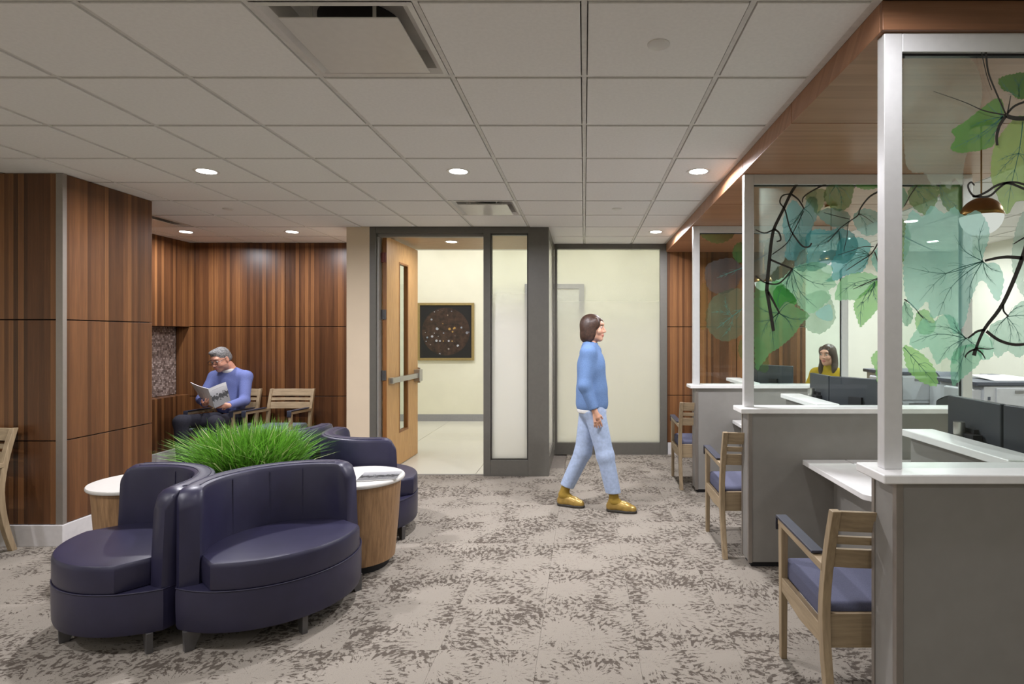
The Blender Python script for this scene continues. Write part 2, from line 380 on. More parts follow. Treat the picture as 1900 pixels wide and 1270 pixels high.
# alcove left wall with tiled niche
aw = struct(box('wall_alcove_left', -6.5, -5.235, 5.12, 7.42, 0, CEIL, plain('niche_backing', (70, 58, 52), .8)))
box('panel', -5.23, -5.05, 5.13, 7.40, 1.66, 2.738, M['walnut'], aw, bevel=.0015)
box('panel', -5.23, -5.05, 5.13, 7.40, .155, .795, M['walnut'], aw, bevel=.0015)
mb = MB(); vc = []
ny, nz_ = 46, 38; y_a, y_b, z_a, z_b = 6.5, 7.40, .80, 1.655
for j in range(nz_):
    yy = y_a
    while yy < y_b-.006:
        wd = random.uniform(.010, .034); zz = z_a+(z_b-z_a)*j/nz_; d = random.uniform(.002, .009)
        mb.box(-5.236, -5.232+d, yy+.001, min(yy+wd, y_b)-.001, zz+.001, zz+(z_b-z_a)/nz_-.001)
        q = random.choice(((176, 160, 152), (142, 126, 118), (120, 104, 97), (158, 142, 134), (106, 92, 86), (132, 116, 109)))
        vc += [lin(q)]*8; yy += wd
mo = mb.build('mosaic_tiles', vcol('glass_mosaic', .2), aw); mo['kind'] = 'stuff'
ca = mo.data.color_attributes.new('tint', 'FLOAT_COLOR', 'POINT')
ca.data.foreach_set('color', np.array(vc, np.float32).ravel())
struct(box('baseboard_alcove', -5.06, -5.03, 5.12, 7.40, 0, .155, M['base_white'], bevel=.003))
# walls that only close the room
struct(box('wall_far_left', -6.7, -6.5, -3.6, 7.5, 0, CEIL+.1, M['cream']))
struct(box('wall_rear', -6.7, 5.5, -3.7, -3.5, 0, CEIL+.1, M['cream']))
M['staff_wall'] = plain('off_white_paint', (226, 226, 214), .7, var=.02, scale=3)
struct(box('wall_right', 5.25, 5.45, -3.6, 8.7, 0, CEIL+.1, M['staff_wall']))
struct(box('wall_right_near', 2.9, 5.3, 1.95, 2.1, 0, CEIL+.1, M['cream']))
struct(box('wall_staff_back', 2.9, 5.3, 8.5, 8.7, 0, CEIL+.1, M['staff_wall']))
struct(box('wall_staff_return', 2.78, 2.9, 7.62, 8.6, 0, CEIL+.1, M['staff_wall']))
# wood wall behind the last counter
rb = []
for a, b in zip(ZS[:-1], ZS[1:]):
    rb.append((1.08, 1.98-G, 7.52, 7.538, a+G, b-G)); rb.append((1.98+G, 2.88, 7.52, 7.538, a+G, b-G))
panel_grid('wall_right_back', (1.075, 2.88, 7.54, 7.66, 0, CEIL+.1), rb)
struct(box('baseboard_right', 1.085, 2.88, 7.508, 7.54, 0, .155, M['base_white'], bevel=.003))
# beige pier
struct(MB().box(-2.61, -2.358, 6.35, 7.20, 0, CEIL+.1).box(-2.61, -2.58, 7.2005, 7.62, 0, CEIL+.1).build('wall_pier', M['beige']))
struct(box('baseboard_pier', -2.615, -2.36, 6.342, 6.36, 0, .1, M['base_grey']))
# wood soffit over the counters
so = struct(MB().box(1.082, 2.78, 2.10, 7.6, 2.655, CEIL+.05).build('ceiling_soffit', plain('soffit_core', (40, 28, 20), .8)))
ys = [2.08, 2.97, 3.885, 4.80, 5.715, 6.63, 7.52]
for a, b in zip(ys[:-1], ys[1:]):
    box('soffit_panel', 1.0645, 2.78, a+.003, b-.003, 2.633, 2.656, M['walnut_soffit'], so, bevel=.002)
    box('fascia_panel', 1.064, 1.083, a+.003, b-.003, 2.6335, CEIL-.004, M['walnut_soffit'], so, bevel=.002)
box('fascia_panel', 1.064, 2.78, 2.062, 2.082, 2.633, CEIL-.003, M['walnut_soffit_shaded'], so, bevel=.003)

# storefront screen: frame, door, sidelight
Y0, Y1 = 6.35, 6.45
fr = struct(MB().box(-2.358, -2.29, Y0, Y1, 0, 2.742).box(-1.107, -1.03, Y0, Y1, 0, 2.742).box(-.616, -.39, Y0, Y1, 0, 2.742)
   .box(-2.289, -1.108, Y0, Y1, 2.67, 2.742).box(-1.029, -.617, Y0, Y1, 2.67, 2.742).box(-1.029, -.617, Y0, Y1, 0, .175).build('window_1', M['taupe'], bevel=.002))
MB().box(-2.289, -2.270, Y0+.03, Y1+.03, .006, 2.638).box(-2.289, -1.108, Y0+.05, Y1+.03, 2.64, 2.669).build('door_stop', M['taupe_in'], fr)
MB().box(-1.0285, -1.02, Y0+.02, Y1-.01, .176, 2.668).box(-.63, -.6175, Y0+.02, Y1-.01, .176, 2.668).box(-1.0195, -.6305, Y0+.02, Y1-.01, .176, .186).box(-1.0195, -.6305, Y0+.02, Y1-.01, 2.656, 2.668).build('glazing_bead', plain('dark_bead', (60, 56, 52), .5), fr)
box('pane', -1.021, -.629, 6.395, 6.403, .185, 2.657, M['frost_side'], fr)
# return glass and far frosted wall
w2 = struct(MB().box(-.39, -.352, 7.50, 7.58, 0, 2.742).box(.985, 1.075, 7.50, 7.58, 0, 2.742).box(-.3515, .9845, 7.50, 7.58, 2.672, 2.742).box(-.3515, .9845, 7.50, 7.58, 0, .155).build('window_2', M['taupe'], bevel=.002))
box('pane', -.352, .985, 7.535, 7.545, .155, 2.672, M['frost'], w2)
w3 = struct(MB().box(-.43, -.392, 6.452, 6.50, 0, 2.742).box(-.43, -.392, 7.45, 7.498, 0, 2.742).box(-.43, -.392, 6.5005, 7.4495, 2.66, 2.742).box(-.43, -.392, 6.5005, 7.4495, 0, .175).build('window_3', M['taupe'], bevel=.002))
box('pane', -.413, -.407, 6.5, 7.45, .175, 2.66, M['frost'], w3)
# hall walls
struct(box('wall_hall_back', -4.4, 2.8, 10.45, 10.6, 0, 3.5, M['cream']))
struct(box('wall_hall_left', -4.4, -4.2, 7.5, 10.5, 0, 3.5, M['cream']))
struct(box('wall_hall_right', 2.6, 2.8, 7.6, 10.5, 0, 3.5, M['cream']))
struct(MB().box(-4.3, -2.612, 7.551, 7.62, 0, 3.5).build('wall_hall_front', M['cream']))
struct(MB().box(1.075, 2.7, 7.66, 7.70, 0, 3.5).box(-2.58, 2.7, 7.73, 7.80, 2.742, 3.5).build('wall_hall_right_front', M['cream']))
struct(box('ceiling_hall', -4.4, 2.8, 7.55, 10.6, 3.42, 3.5, M['white_paint']))
struct(box('ceiling_vestibule', -2.58, -.4, 6.46, 7.72, 2.70, 2.80, M['soffit_maple']))
struct(MB().box(-4.2, -.97, 10.437, 10.45, 0, .127).box(.0, 2.6, 10.437, 10.45, 0, .127).build('baseboard_hall', M['base_grey']))
# hall door in the back wall
d2 = struct(MB().box(-1.07, -.98, 10.40, 10.449, 0.003, 2.48).box(-.09, .0, 10.40, 10.449, 0.003, 2.48).box(-.9795, -.0905, 10.40, 10.449, 2.39, 2.48).build('door_2', M['base_grey'], bevel=.003))
box('door_leaf', -.98, -.09, 10.42, 10.449, .01, 2.389, plain('pale_door_paint', (205, 205, 196), .5), d2)

# open maple door (door_1): built in local frame with the hinge at the origin, leaf along +y
d1 = struct(empty('door_1', (-2.21, 6.47, 0), math.radians(-2.0)))
LW, TH = 1.075, .045; y0, y1, z0, z1 = .40, .70, .40, 2.41
vs = []; fs = []
for x in (-TH, 0):
    for q in (0, y0, y1, LW):
        for w in (.012, z0, z1, 2.655): vs.append((x, q, w))
I = lambda s_, a, b: s_*16+a*4+b
for a in range(3):
    for b in range(3):
        if (a, b) == (1, 1): continue
        fs += [(I(0,a,b), I(0,a,b+1), I(0,a+1,b+1), I(0,a+1,b)), (I(1,a,b), I(1,a+1,b), I(1,a+1,b+1), I(1,a,b+1))]
for a in range(3): fs += [(I(0,a,0), I(0,a+1,0), I(1,a+1,0), I(1,a,0)), (I(0,a,3), I(1,a,3), I(1,a+1,3), I(0,a+1,3)), (I(0,0,a), I(1,0,a), I(1,0,a+1), I(0,0,a+1)), (I(0,3,a), I(0,3,a+1), I(1,3,a+1), I(1,3,a))]
for (p, q) in (((1,1),(1,2)), ((1,2),(2,2)), ((2,2),(2,1)), ((2,1),(1,1))): fs.append((I(0,*p), I(0,*q), I(1,*q), I(1,*p)))
mb = MB().add(vs, fs)
mb.build('door_leaf', M['maple'], d1, world=False)
MB().box(-TH-.001, .001, -.003, .002, .012, 2.655).build('door_edge', M['maple_edge'], d1, world=False)
MB().box(-TH-.003, .004, y1-.02, y1+.008, z0-.01, z1+.01).box(-TH-.003, .004, y0-.008, y0+.012, z0-.01, z1+.01).box(-TH-.003, .004, y0+.0125, y1-.0205, z0-.01, z0+.012).box(-TH-.003, .004, y0+.0125, y1-.0205, z1-.012, z1+.01).build('vision_frame', M['maple_edge'], d1, world=False)
MB().box(-.026, -.020, y0, y1, z0, z1).build('pane', M['glass'], d1, world=False)
MB().box(.012, .058, .05, LW-.12, 1.005, 1.065).box(0, .05, .05, .11, 1.0, 1.07).box(0, .075, LW-.15, LW-.03, .96, 1.11).build('push_bar', M['chrome'], d1, world=False, bevel=.004)
MB().box(-.01, .03, LW+.005, LW+.03, .93, 1.13).build('latch_plate', M['chrome'], d1, world=False, bevel=.003)
for z, m in ((2.42, 'red'), (1.78, 'chrome'), (1.10, 'chrome'), (.35, 'chrome')):
    hg = MB().box(-TH-.035, -.004, -.012, -.002, z-.055, z+.055).tube([(-TH+.01, -.018, z-.055), (-TH+.01, -.018, z+.055)], .009).build('hinge', M['red'] if m == 'red' else M['leg_grey'], d1, world=False)
    if m == 'red': hg['label'] = 'reddish top hinge'

# ------------------------------------------------------------------ ceiling fittings
def downlight(x, y, z, label, watts, group='round recessed ceiling downlights', lit=True, spread=172):
    t = thing('ceiling_light', label, 'light', (x, y, z), 0, group)
    MB().lathe([(.062, z-.001), (.074, z-.004), (.083, z-.004), (.085, z), (.062, z)], 28, (x, y)).build('trim_ring', M['white_metal'], t, smooth='auto')
    MB().lathe([(.0, z-.0035), (.064, z-.0035), (.064, z), (.0, z)], 28, (x, y)).build('lens', M['lens'], t)
    area('lamp', (x, y, z-.012), watts, .12, parent=t, spread=spread)
    return t
ZC = CEIL-.005
downlight(-2.743, 4.20, ZC, 'lit round downlight nearest the wood-panelled column, first row', P_LOBBY)
downlight(-.914, 4.20, ZC, 'lit round downlight between the two square air diffusers', P_LOBBY)
downlight(.83, 4.20, ZC, 'lit round downlight beside the wood soffit, above the walking woman side', P_LOBBY)
downlight(-4.57, 6.636, ZC, 'lit round downlight at the far left, in front of the alcove wall', P_LOBBY*.55)
downlight(-3.352, 6.636, ZC, 'lit round downlight above the empty alcove armchair', P_LOBBY*.55)
downlight(.823, 6.636, ZC, 'lit small round downlight before the frosted glass wall', P_LOBBY*.8)
for x in (-4.57, -2.743, -.914, .914):
    for y in (1.76, -.68, -2.4): downlight(x, y, CEIL-.002, 'lit round ceiling downlight behind the viewpoint', P_BACK*(3.2 if x < -2 and y > 0 else 1))
for x, y in ((3.4, 6.02), (3.4, 3.4), (4.5, 4.7), (3.2, 7.1), (4.4, 7.3)): downlight(x, y, ZC, 'lit round downlight in the staff ceiling behind printed glass, %s' % ('far right corner, added to brighten the wall' if x > 4 and y > 6 else 'by the far wall, added to brighten it' if y > 7 else 'near the printers' if y > 6 else 'nearest the camera' if y < 4 else 'by the right wall'), P_STAFF)  # the two towards the far wall are added to brighten it
for x in (3.9, 4.9): downlight(x, -.5, CEIL-.002, 'lit round ceiling downlight behind the viewpoint', P_BACK)
downlight(-1.63, 7.1, 2.70, 'lit downlight in the maple ceiling just inside the open door', 13)
for x in (-3.0, -1.9, -.8, .35, 1.5):
    downlight(x, 9.85, 3.42, 'recessed wall washer in the high hall ceiling', P_WASH, 'wall washers in the hall')
for x, y in ((-2.6, 8.9), (-.6, 8.6), (.35, 8.35)): downlight(x, y, 3.42, 'unseen downlight added in the hall ceiling to brighten the frosted glass', P_HALL, 'added hall ceiling downlights')  # unseen hall lamps, added near the frosted glass to brighten it

def diffuser(i, j, label):
    x0, y0 = i*T, YL[j]; x, y = x0+T/2, y0+T/2
    t = thing('air_diffuser', label, 'air vent', (x, y, CEIL), 0, 'square ceiling air diffusers')
    mb = MB(); o, s = T/2-.012, .20                      # pan: outer rim, sloped sides up to a neck plate
    zz = [(o, CEIL-.002), (o-.02, CEIL-.004), (o-.045, CEIL+.012), (s+.03, CEIL+.085)]
    vs = [(x+sx*r, y+sy*r, z) for r, z in zz for sx, sy in ((-1,-1),(1,-1),(1,1),(-1,1))]
    fs = [(k*4+q, k*4+(q+1) % 4, k*4+4+(q+1) % 4, k*4+4+q) for k in range(3) for q in range(4)]+[(12,13,14,15)]
    mb.add(vs, fs).build('pan', M['white_metal'], t)
    MB().lathe([(.0, CEIL+.080), (.165, CEIL+.080), (.165, CEIL+.084), (0, CEIL+.084)], 36, (x, y)).build('neck', M['black'], t)
    box('face_plate', x-.2225, x+.2225, y-.2225, y+.2225, CEIL-.022, CEIL-.016, M['white_metal'], t, bevel=.002)
    for sx in (-1, 1):
        for sy in (-1, 1): MB().tube([(x+sx*.12, y+sy*.18, CEIL-.018), (x+sx*.12, y+sy*.18, CEIL+.084)], .007, 6).build('bracket', M['white_metal'], t)
diffuser(-2, 3, 'large square white air diffuser at the top, nearest the camera')
diffuser(-2, 8, 'square white air diffuser over the open doorway')
diffuser(-8, 9, 'square air diffuser partly hidden by the wood column')
for x, y, l in ((.305, 2.37, 'white round sprinkler cover in the nearest ceiling tiles on the right'), (.305, 5.44, 'white round sprinkler cover far off, before the frosted glass wall'), (-3.35, 5.44, 'white round sprinkler cover left of centre, past the wood column')):
    tag(MB().lathe([(0, ZC-.007), (.040, ZC-.007), (.046, ZC-.004), (.046, ZC), (0, ZC)], 28, (x, y)).build('sprinkler_cover', M['white_metal'], None, smooth='auto'), l, 'sprinkler', 'flush ceiling sprinkler covers')

# ------------------------------------------------------------------ service counters
LEAF_Z = [0]
def leaf(parent, Y, outline, color, alpha=.5, veins=None, ser=2.2, n=7):
    """one printed leaf: outline and veins measured on the pane"""
    pts = smooth_curve(outline, n, True); c = np.mean(pts, 0); out = []
    dens = []
    for a, b in zip(pts, pts[1:]+pts[:1]):
        L = np.linalg.norm(b-a); k = max(1, int(L/3.0))
        for q in range(k): dens.append(a+(b-a)*q/k)
    for i, p in enumerate(dens):
        a, b = dens[i-1], dens[(i+1) % len(dens)]; t = b-a; nn = np.array((t[1], -t[0])); nn = nn/(np.linalg.norm(nn)+1e-6)
        if np.dot(nn, p-c) < 0: nn = -nn
        out.append(p+nn*ser*((i % 3)-1)*random.uniform(.4, 1.2)*.5)
    LEAF_Z[0] = (LEAF_Z[0]+1) % 40; yy = Y-.0006-.00025*LEAF_Z[0]
    mb = MB(); mb.add([at(p[0], p[1], Y) for p in out], [tuple(range(len(out)))])
    for v in veins or []:
        strip(mb, Y, v[:-1], (v[-1][0]*.8, v[-1][1]*.8), -.0002, 1)
        cp = smooth_curve(v[:-1], 8); L = sum(np.linalg.norm(b-a) for a, b in zip(cp, cp[1:]))
        if L < 40: continue
        for q in (.3, .5, .7):                       # side veins
            k = int(q*(len(cp)-1)); d = cp[k+1]-cp[k]; d = d/np.linalg.norm(d); m = np.array((-d[1], d[0]))
            for sd in (-1, 1):
                a = cp[k]; l_ = L*.30*(1.1-q)
                strip(mb, Y, [a, a+(d*.8+m*sd*.5)*l_*.6, a+(d*.9+m*sd*.4)*l_], (.7, .3), -.0002, 1)
    for k in range(len(mb.v)): mb.v[k] = (mb.v[k][0], mb.v[k][1]-(Y-yy), mb.v[k][2])
    o = mb.build('printed_leaf', [M['film'], M['ink_teal']], parent); o.color = tuple(.9*min(1, q*1.2)+.10*.5 for q in lin(color)[:3])+(alpha*(.6 if Y > 5 else 1),); return o
def strip(mb, Y, pts, w, dy=0, mi=0):
    pts = smooth_curve(pts, 5); vs = []; N = len(pts)
    for i, p in enumerate(pts):
        t = pts[min(i+1, N-1)]-pts[max(i-1, 0)]; nn = np.array((-t[1], t[0])); nn = nn/(np.linalg.norm(nn)+1e-6)
        ww = (w[0]+(w[1]-w[0])*i/(N-1)) if isinstance(w, tuple) else w
        for s in (-1, 1):
            q = at(*(p+nn*s*ww/2), Y); vs.append((q.x, q.y+dy, q.z))
    mb.add(vs, [(2*i, 2*i+1, 2*i+3, 2*i+2) for i in range(N-1)], mi)
def stem(parent, Y, pts, w):
    mb = MB(); strip(mb, Y, pts, w, -.012)
    return mb.build('printed_stem', M['ink'], parent)
def fan(c, tips, w=1.6, bend=.12):
    c = np.array(c, float); r = []
    for t in tips:
        t = np.array(t, float); d = t-c; m = c+d*.5+np.array((-d[1], d[0]))*bend*random.choice((-1, 1))
        r.append([tuple(c), tuple(m), tuple(t), (w, .5)])
    return r

PY = (2.08, 3.90, 5.73)
part = []
lab = ('nearest grey counter partition with leaf-printed glass on top', 'middle grey counter partition with leaf-printed glass, behind the nearest one', 'farthest grey counter partition with dim leaf-printed glass')
for k, Y in enumerate(PY):
    t = thing('counter_partition', lab[k], 'partition', (1.1, Y, 0), 0, 'counter partitions with printed glass')
    MB().box(1.098, 2.75, Y-.050, Y+.115, .035, 1.025).build('base_panel', M['panel'], t)
    MB().box(1.092, 1.118, Y-.056, Y-.030, .03, 1.026).box(1.092, 1.1, Y+.10, Y+.12, .03, 1.026).build('corner_trim', M['alu_trim'], t, bevel=.002)
    MB().box(1.115, 2.74, Y-.035, Y+.10, 0, .036).build('plinth', M['black'], t)
    MB().box(1.035, 2.77, Y-.085, Y+.125, 1.027, 1.06).build('cap', M['quartz'], t, bevel=.006)
    for xa in (1.079, 2.553):
        MB().box(xa, xa+.066, Y, Y+.05, 1.06, 2.632).build('post', M['alu'], t, bevel=.003)
    box('top_rail', 1.1455, 2.5525, Y+.0005, Y+.05, 2.564, 2.632, M['alu'], t, bevel=.002)
    MB().box(1.1452, 1.150, Y+.016, Y+.034, 1.061, 2.5635).box(1.1505, 2.546, Y+.016, Y+.034, 2.556, 2.5635).box(2.5465, 2.5528, Y+.016, Y+.034, 1.061, 2.5635).build('gasket', M['black'], t)
    g = box('glass_pane', 1.1505, 2.546, Y+.020, Y+.030, 1.061, 2.5555, M['glass'], t)
    part.append(g)
# printed leaves, pane 1
g = part[0]; Y = PY[0]+.018
leaf(g, Y, [(1678,104),(1740,100),(1800,108),(1822,180),(1790,300),(1786,345),(1770,332),(1762,352),(1745,338),(1730,345),(1715,322),(1690,318),(1678,280)], (205,210,198), .22, ser=3)
leaf(g, Y, [(1823,485),(1836,430),(1815,392),(1788,400),(1770,384),(1752,396),(1728,382),(1712,402),(1690,392),(1678,440),(1678,540),(1700,575),(1720,560),(1728,590),(1752,585),(1770,620),(1790,600),(1800,560),(1822,520),(1850,560),(1862,520),(1850,490)], (150,200,190), .52,
     fan((1823,485), [(1682,496),(1770,436),(1826,410),(1735,602),(1800,580),(1848,530),(1858,505),(1705,560)], 2.2))
leaf(g, Y, [(1792,628),(1770,590),(1748,585),(1730,600),(1712,592),(1700,612),(1687,637),(1705,650),(1722,645),(1738,676),(1755,664),(1772,676),(1786,650),(1806,645),(1822,668),(1842,660),(1838,630),(1815,612)], (150,206,184), .5,
     fan((1792,628), [(1690,637),(1725,606),(1768,588),(1742,672),(1770,670),(1838,646),(1815,612)], 1.8))
leaf(g, Y, [(1676,643),(1700,650),(1722,668),(1736,690),(1738,716),(1715,712),(1696,700),(1682,682)], (150,206,112), .68, [[(1677,645),(1704,676),(1735,712),(1.8,.6)],[(1690,660),(1700,655),(1718,664),(1,.4)],[(1704,676),(1718,674),(1732,684),(1,.4)],[(1698,668),(1694,682),(1696,698),(1,.4)]], ser=2.6)
leaf(g, Y, [(1792,640),(1770,652),(1763,680),(1767,716),(1782,705),(1800,690),(1815,676),(1824,650),(1808,640)], (128,190,158), .6, [[(1792,641),(1782,676),(1768,712),(1.8,.6)],[(1787,660),(1800,672),(1810,676),(1,.4)],[(1782,676),(1772,668),(1766,668),(1,.4)]])
leaf(g, Y, [(1862,215),(1858,186),(1845,184),(1836,190),(1815,206),(1790,226),(1765,243),(1772,256),(1763,276),(1780,284),(1800,282),(1817,280),(1843,270),(1846,244)], (92,148,62), .74, fan((1860,217), [(1766,276),(1800,236),(1830,192),(1800,266),(1856,190),(1822,276)], 2.2, .05), ser=1.4)
leaf(g, Y, [(1851,150),(1864,141),(1880,138),(1895,135),(1925,140),(1930,170),(1900,184),(1884,182),(1874,172),(1860,168)], (70,120,40), .8, fan((1890,180), [(1856,150),(1878,142),(1900,140)], 1.6))
leaf(g, Y, [(1843,275),(1870,232),(1896,215),(1940,230),(1945,330),(1915,370),(1885,375),(1868,398),(1852,370),(1838,330)], (150,180,92), .62, [[(1897,226),(1890,280),(1874,350),(1868,394),(2.4,.6)]]+fan((1889,285), [(1850,300),(1846,330),(1924,300),(1925,340)], 1.4, .05), ser=1.6)
leaf(g, Y, [(1867,588),(1890,562),(1930,556),(1960,600),(1940,650),(1905,655),(1888,664),(1868,652),(1850,664),(1838,640),(1836,605)], (160,200,184), .5, fan((1867,588), [(1840,606),(1842,640),(1868,650),(1892,650),(1932,600),(1905,566)], 1.7))
leaf(g, Y, [(1876,470),(1900,390),(1960,380),(2010,450),(1990,540),(1930,560),(1890,540)], (166,190,180), .42, fan((1892,480), [(1930,400),(1990,450),(1960,540)], 1.6))
for cx, cy, r, q in ((1990,200,80,(120,170,80)), (2080,330,95,(150,200,180)), (2180,180,90,(100,160,80)), (2260,380,100,(140,200,170)), (2010,640,80,(150,200,120)), (2150,560,100,(140,196,180)), (2300,620,80,(150,206,120)), (2350,200,60,(110,160,90))):
    leaf(g, Y, [(cx+r*math.cos(a)*(1 if i % 2 else .72), cy+r*.9*math.sin(a)*(1 if i % 2 else .72)) for i, a in enumerate(np.arange(10)*2*PI/10)], q, .55, fan((cx, cy-r*.5), [(cx-r*.7, cy), (cx+r*.7, cy), (cx, cy+r*.8)], 1.8))
for p, w in (([(1935,330),(1912,410),(1893,478),(1857,563),(1823,610),(1806,648)], (11,5)), ([(1893,480),(1866,478),(1845,480),(1823,485)], (7,4)), ([(1823,612),(1808,616),(1792,628)], (5,3)), ([(1826,615),(1850,632),(1880,640),(1915,636)], (6,5)),
             ([(1857,565),(1858,578),(1867,588)], (4,3)), ([(1935,366),(1900,354),(1868,342),(1845,346),(1826,358),(1806,366),(1796,358),(1792,346),(1798,340),(1804,346)], (5,3)), ([(1800,366),(1830,366),(1850,350),(1868,340),(1900,346),(1935,372)], (4,4)),
             ([(1825,100),(1829,135),(1840,165),(1862,215)], (4,3)), ([(1817,100),(1826,140),(1836,170)], (2,1.5)), ([(1862,217),(1880,222),(1915,222)], (8,8)), ([(1862,217),(1850,236),(1845,256),(1846,272)], (6,5)), ([(1864,214),(1880,198),(1915,186)], (4,4)), ([(1862,216),(1822,208),(1785,192),(1728,172)], (3,.8)), ([(1865,212),(1868,196),(1871,180)], (3,1.5)),
             ([(1806,648),(1796,652),(1789,658),(1787,664)], (4,2)), ([(1806,648),(1803,660)], (7,8)), ([(1808,648),(1818,656),(1824,666)], (4,1.5)), ([(1806,646),(1830,648),(1840,646)], (3,1)), ([(1900,440),(1886,448),(1876,454)], (3,2))):
    stem(g, Y, p, w)
# pane 2
g = part[1]; Y = PY[1]+.018; u = lambda *a: [(1380+x*.3148, 320+y*.3148) for x, y in a]; u1 = lambda x, y: (1380+x*.3148, 320+y*.3148)
leaf(g, Y, u((66,75),(300,80),(420,76),(400,300),(300,420),(200,560),(66,620)), (190,198,190), .2, ser=3)
leaf(g, Y, u((350,215),(290,165),(240,240),(228,330),(250,430),(240,500),(300,520),(330,470),(380,430),(400,330),(430,260),(430,160),(380,150)), (74,128,130), .5, fan(u1(350,215), u((235,330),(270,480),(345,430),(410,290),(400,160)), 1.6))
leaf(g, Y, u((380,355),(440,335),(500,345),(560,330),(640,360),(672,430),(640,500),(590,540),(520,530),(470,560),(400,585),(365,560),(372,480),(360,410)), (62,140,142), .62, fan(u1(560,345), u((380,440),(370,560),(500,540),(620,500)), 1.4))
leaf(g, Y, u((560,400),(640,385),(700,390),(748,430),(735,480),(725,540),(690,590),(640,600),(590,612),(540,640),(480,642),(520,600),(512,540),(540,480)), (96,178,182), .66, fan(u1(740,488), u((590,495),(560,590),(650,590),(600,440)), 1.8))
leaf(g, Y, u((283,570),(350,540),(440,530),(520,560),(512,615),(545,665),(498,695),(512,740),(460,790),(400,832),(340,805),(300,760),(230,725),(190,690),(172,650),(230,620)), (156,206,170), .58, fan(u1(283,570), u((430,800),(540,665),(460,565),(200,690),(260,740),(350,800)), 2.0))
leaf(g, Y, u((66,680),(150,655),(200,640),(260,690),(305,742),(300,790),(385,842),(340,890),(300,950),(250,1000),(200,1040),(150,1070),(110,1125),(66,1135)), (104,160,100), .60, fan(u1(205,830), u((70,780),(70,880),(100,980),(180,1040),(290,940),(370,860),(300,760)), 2.0))
leaf(g, Y, u((168,722),(215,665),(300,738),(303,780),(245,765),(205,800)), (64,150,62), .74, fan(u1(205,810), u((220,690),(290,750)), 1.4), ser=1.5)
leaf(g, Y, u((792,622),(720,592),(630,600),(565,640),(534,745),(600,752),(660,750),(740,700),(790,660)), (146,206,150), .68, fan(u1(790,630), u((545,735),(600,660),(680,740)), 1.5))
leaf(g, Y, u((772,640),(720,690),(655,755),(645,800),(660,850),(683,912),(710,890),(760,840),(800,780),(812,700),(800,650)), (136,198,112), .72, fan(u1(770,645), u((684,905),(660,800),(790,780)), 1.6))
leaf(g, Y, u((420,835),(470,790),(510,785),(520,868),(470,872)), (168,214,214), .6, ser=1.2)
leaf(g, Y, u((480,100),(520,72),(640,72),(640,130),(620,200),(560,230),(500,200),(470,150)), (110,146,80), .55, fan(u1(540,78), u((500,190),(570,215),(625,160)), 1.6))
leaf(g, Y, u((360,150),(420,100),(480,110),(470,180),(430,250),(400,200)), (120,140,70), .4)
leaf(g, Y, u((660,72),(800,72),(790,92),(730,104),(680,96)), (110,170,80), .6)
leaf(g, Y, u((430,240),(520,210),(610,240),(620,300),(560,330),(480,300)), (90,140,132), .45)
leaf(g, Y, u((640,260),(700,215),(770,230),(800,260),(800,350),(720,375),(660,330)), (134,184,178), .5, fan(u1(672,245), u((790,300),(720,370)), 1.4))
leaf(g, Y, u((745,1105),(770,1060),(810,1040),(830,1100),(820,1230),(785,1240),(770,1160)), (142,200,112), .72, fan(u1(826,1050), u((780,1140),(795,1230)), 1.4))
leaf(g, Y, u((750,530),(765,470),(800,440),(840,500),(830,600),(800,610)), (140,200,190), .6)
leaf(g, Y, u((300,430),(360,380),(370,470),(360,580),(300,560)), (84,134,128), .4)
for o in ([(1690,346),(1735,344),(1738,370),(1722,398),(1700,392),(1684,372)], [(1742,344),(1786,344),(1788,392),(1768,398),(1748,380)], [(1676,560),(1690,572),(1692,592),(1680,606),(1672,590)], [(1702,580),(1720,576),(1736,600),(1730,618),(1708,620),(1698,600)], [(1640,420),(1668,400),(1690,440),(1672,490),(1644,470)], [(1636,350),(1672,346),(1684,372),(1660,398),(1640,384)]):
    leaf(g, Y, o, random.choice(((112,156,80), (142,196,120), (120,180,150))), .55, fan(o[0], [o[2], o[3]], 1.4))
for p, w in ((u((310,70),(272,130),(220,240),(175,335),(158,420),(150,500),(138,620),(132,700)), (5,7)), (u((132,695),(150,800),(172,936)), (7,6)), (u((140,705),(170,760),(206,830)), (5,3)), (u((152,515),(220,545),(283,570)), (4,3)), (u((283,570),(235,630),(190,660),(120,650),(66,610)), (3,2.5)),
             (u((275,130),(320,165),(350,215)), (3.5,2.5)), (u((270,130),(225,140),(210,180),(240,225),(268,330),(310,400),(345,438),(380,440),(396,418)), (2.5,3)), (u((480,73),(430,95),(370,130),(345,155),(342,180)), (3,2)),
             (u((176,335),(205,360),(214,400),(190,410)), (4,2.5)), (u((175,338),(120,360),(66,340)), (3,2)), (u((350,230),(300,330),(250,420),(165,485)), (1.5,2)),
             (u((797,112),(745,140),(710,175),(680,220),(668,255),(620,290),(560,335),(490,415)), (3.5,1.5)), (u((612,290),(605,370),(585,465)), (1.5,1)), (u((620,278),(550,262),(470,240)), (1.5,1)), (u((672,250),(700,258),(760,300)), (1.5,1)), (u((797,400),(765,455),(740,488),(690,520),(600,580)), (3,1.2)), (u((762,440),(700,440),(640,460),(550,490)), (1.5,1)), (u((797,625),(770,632),(640,690)), (3,1)), (u((766,470),(785,530),(797,610)), (2,2)),
             ([(1676,556),(1690,566),(1712,592)], (3,1)), ([(1676,440),(1700,452),(1740,470)], (3,1)), ([(1700,345),(1688,362),(1676,384)], (2,1.5))):
    stem(g, Y, p, w)
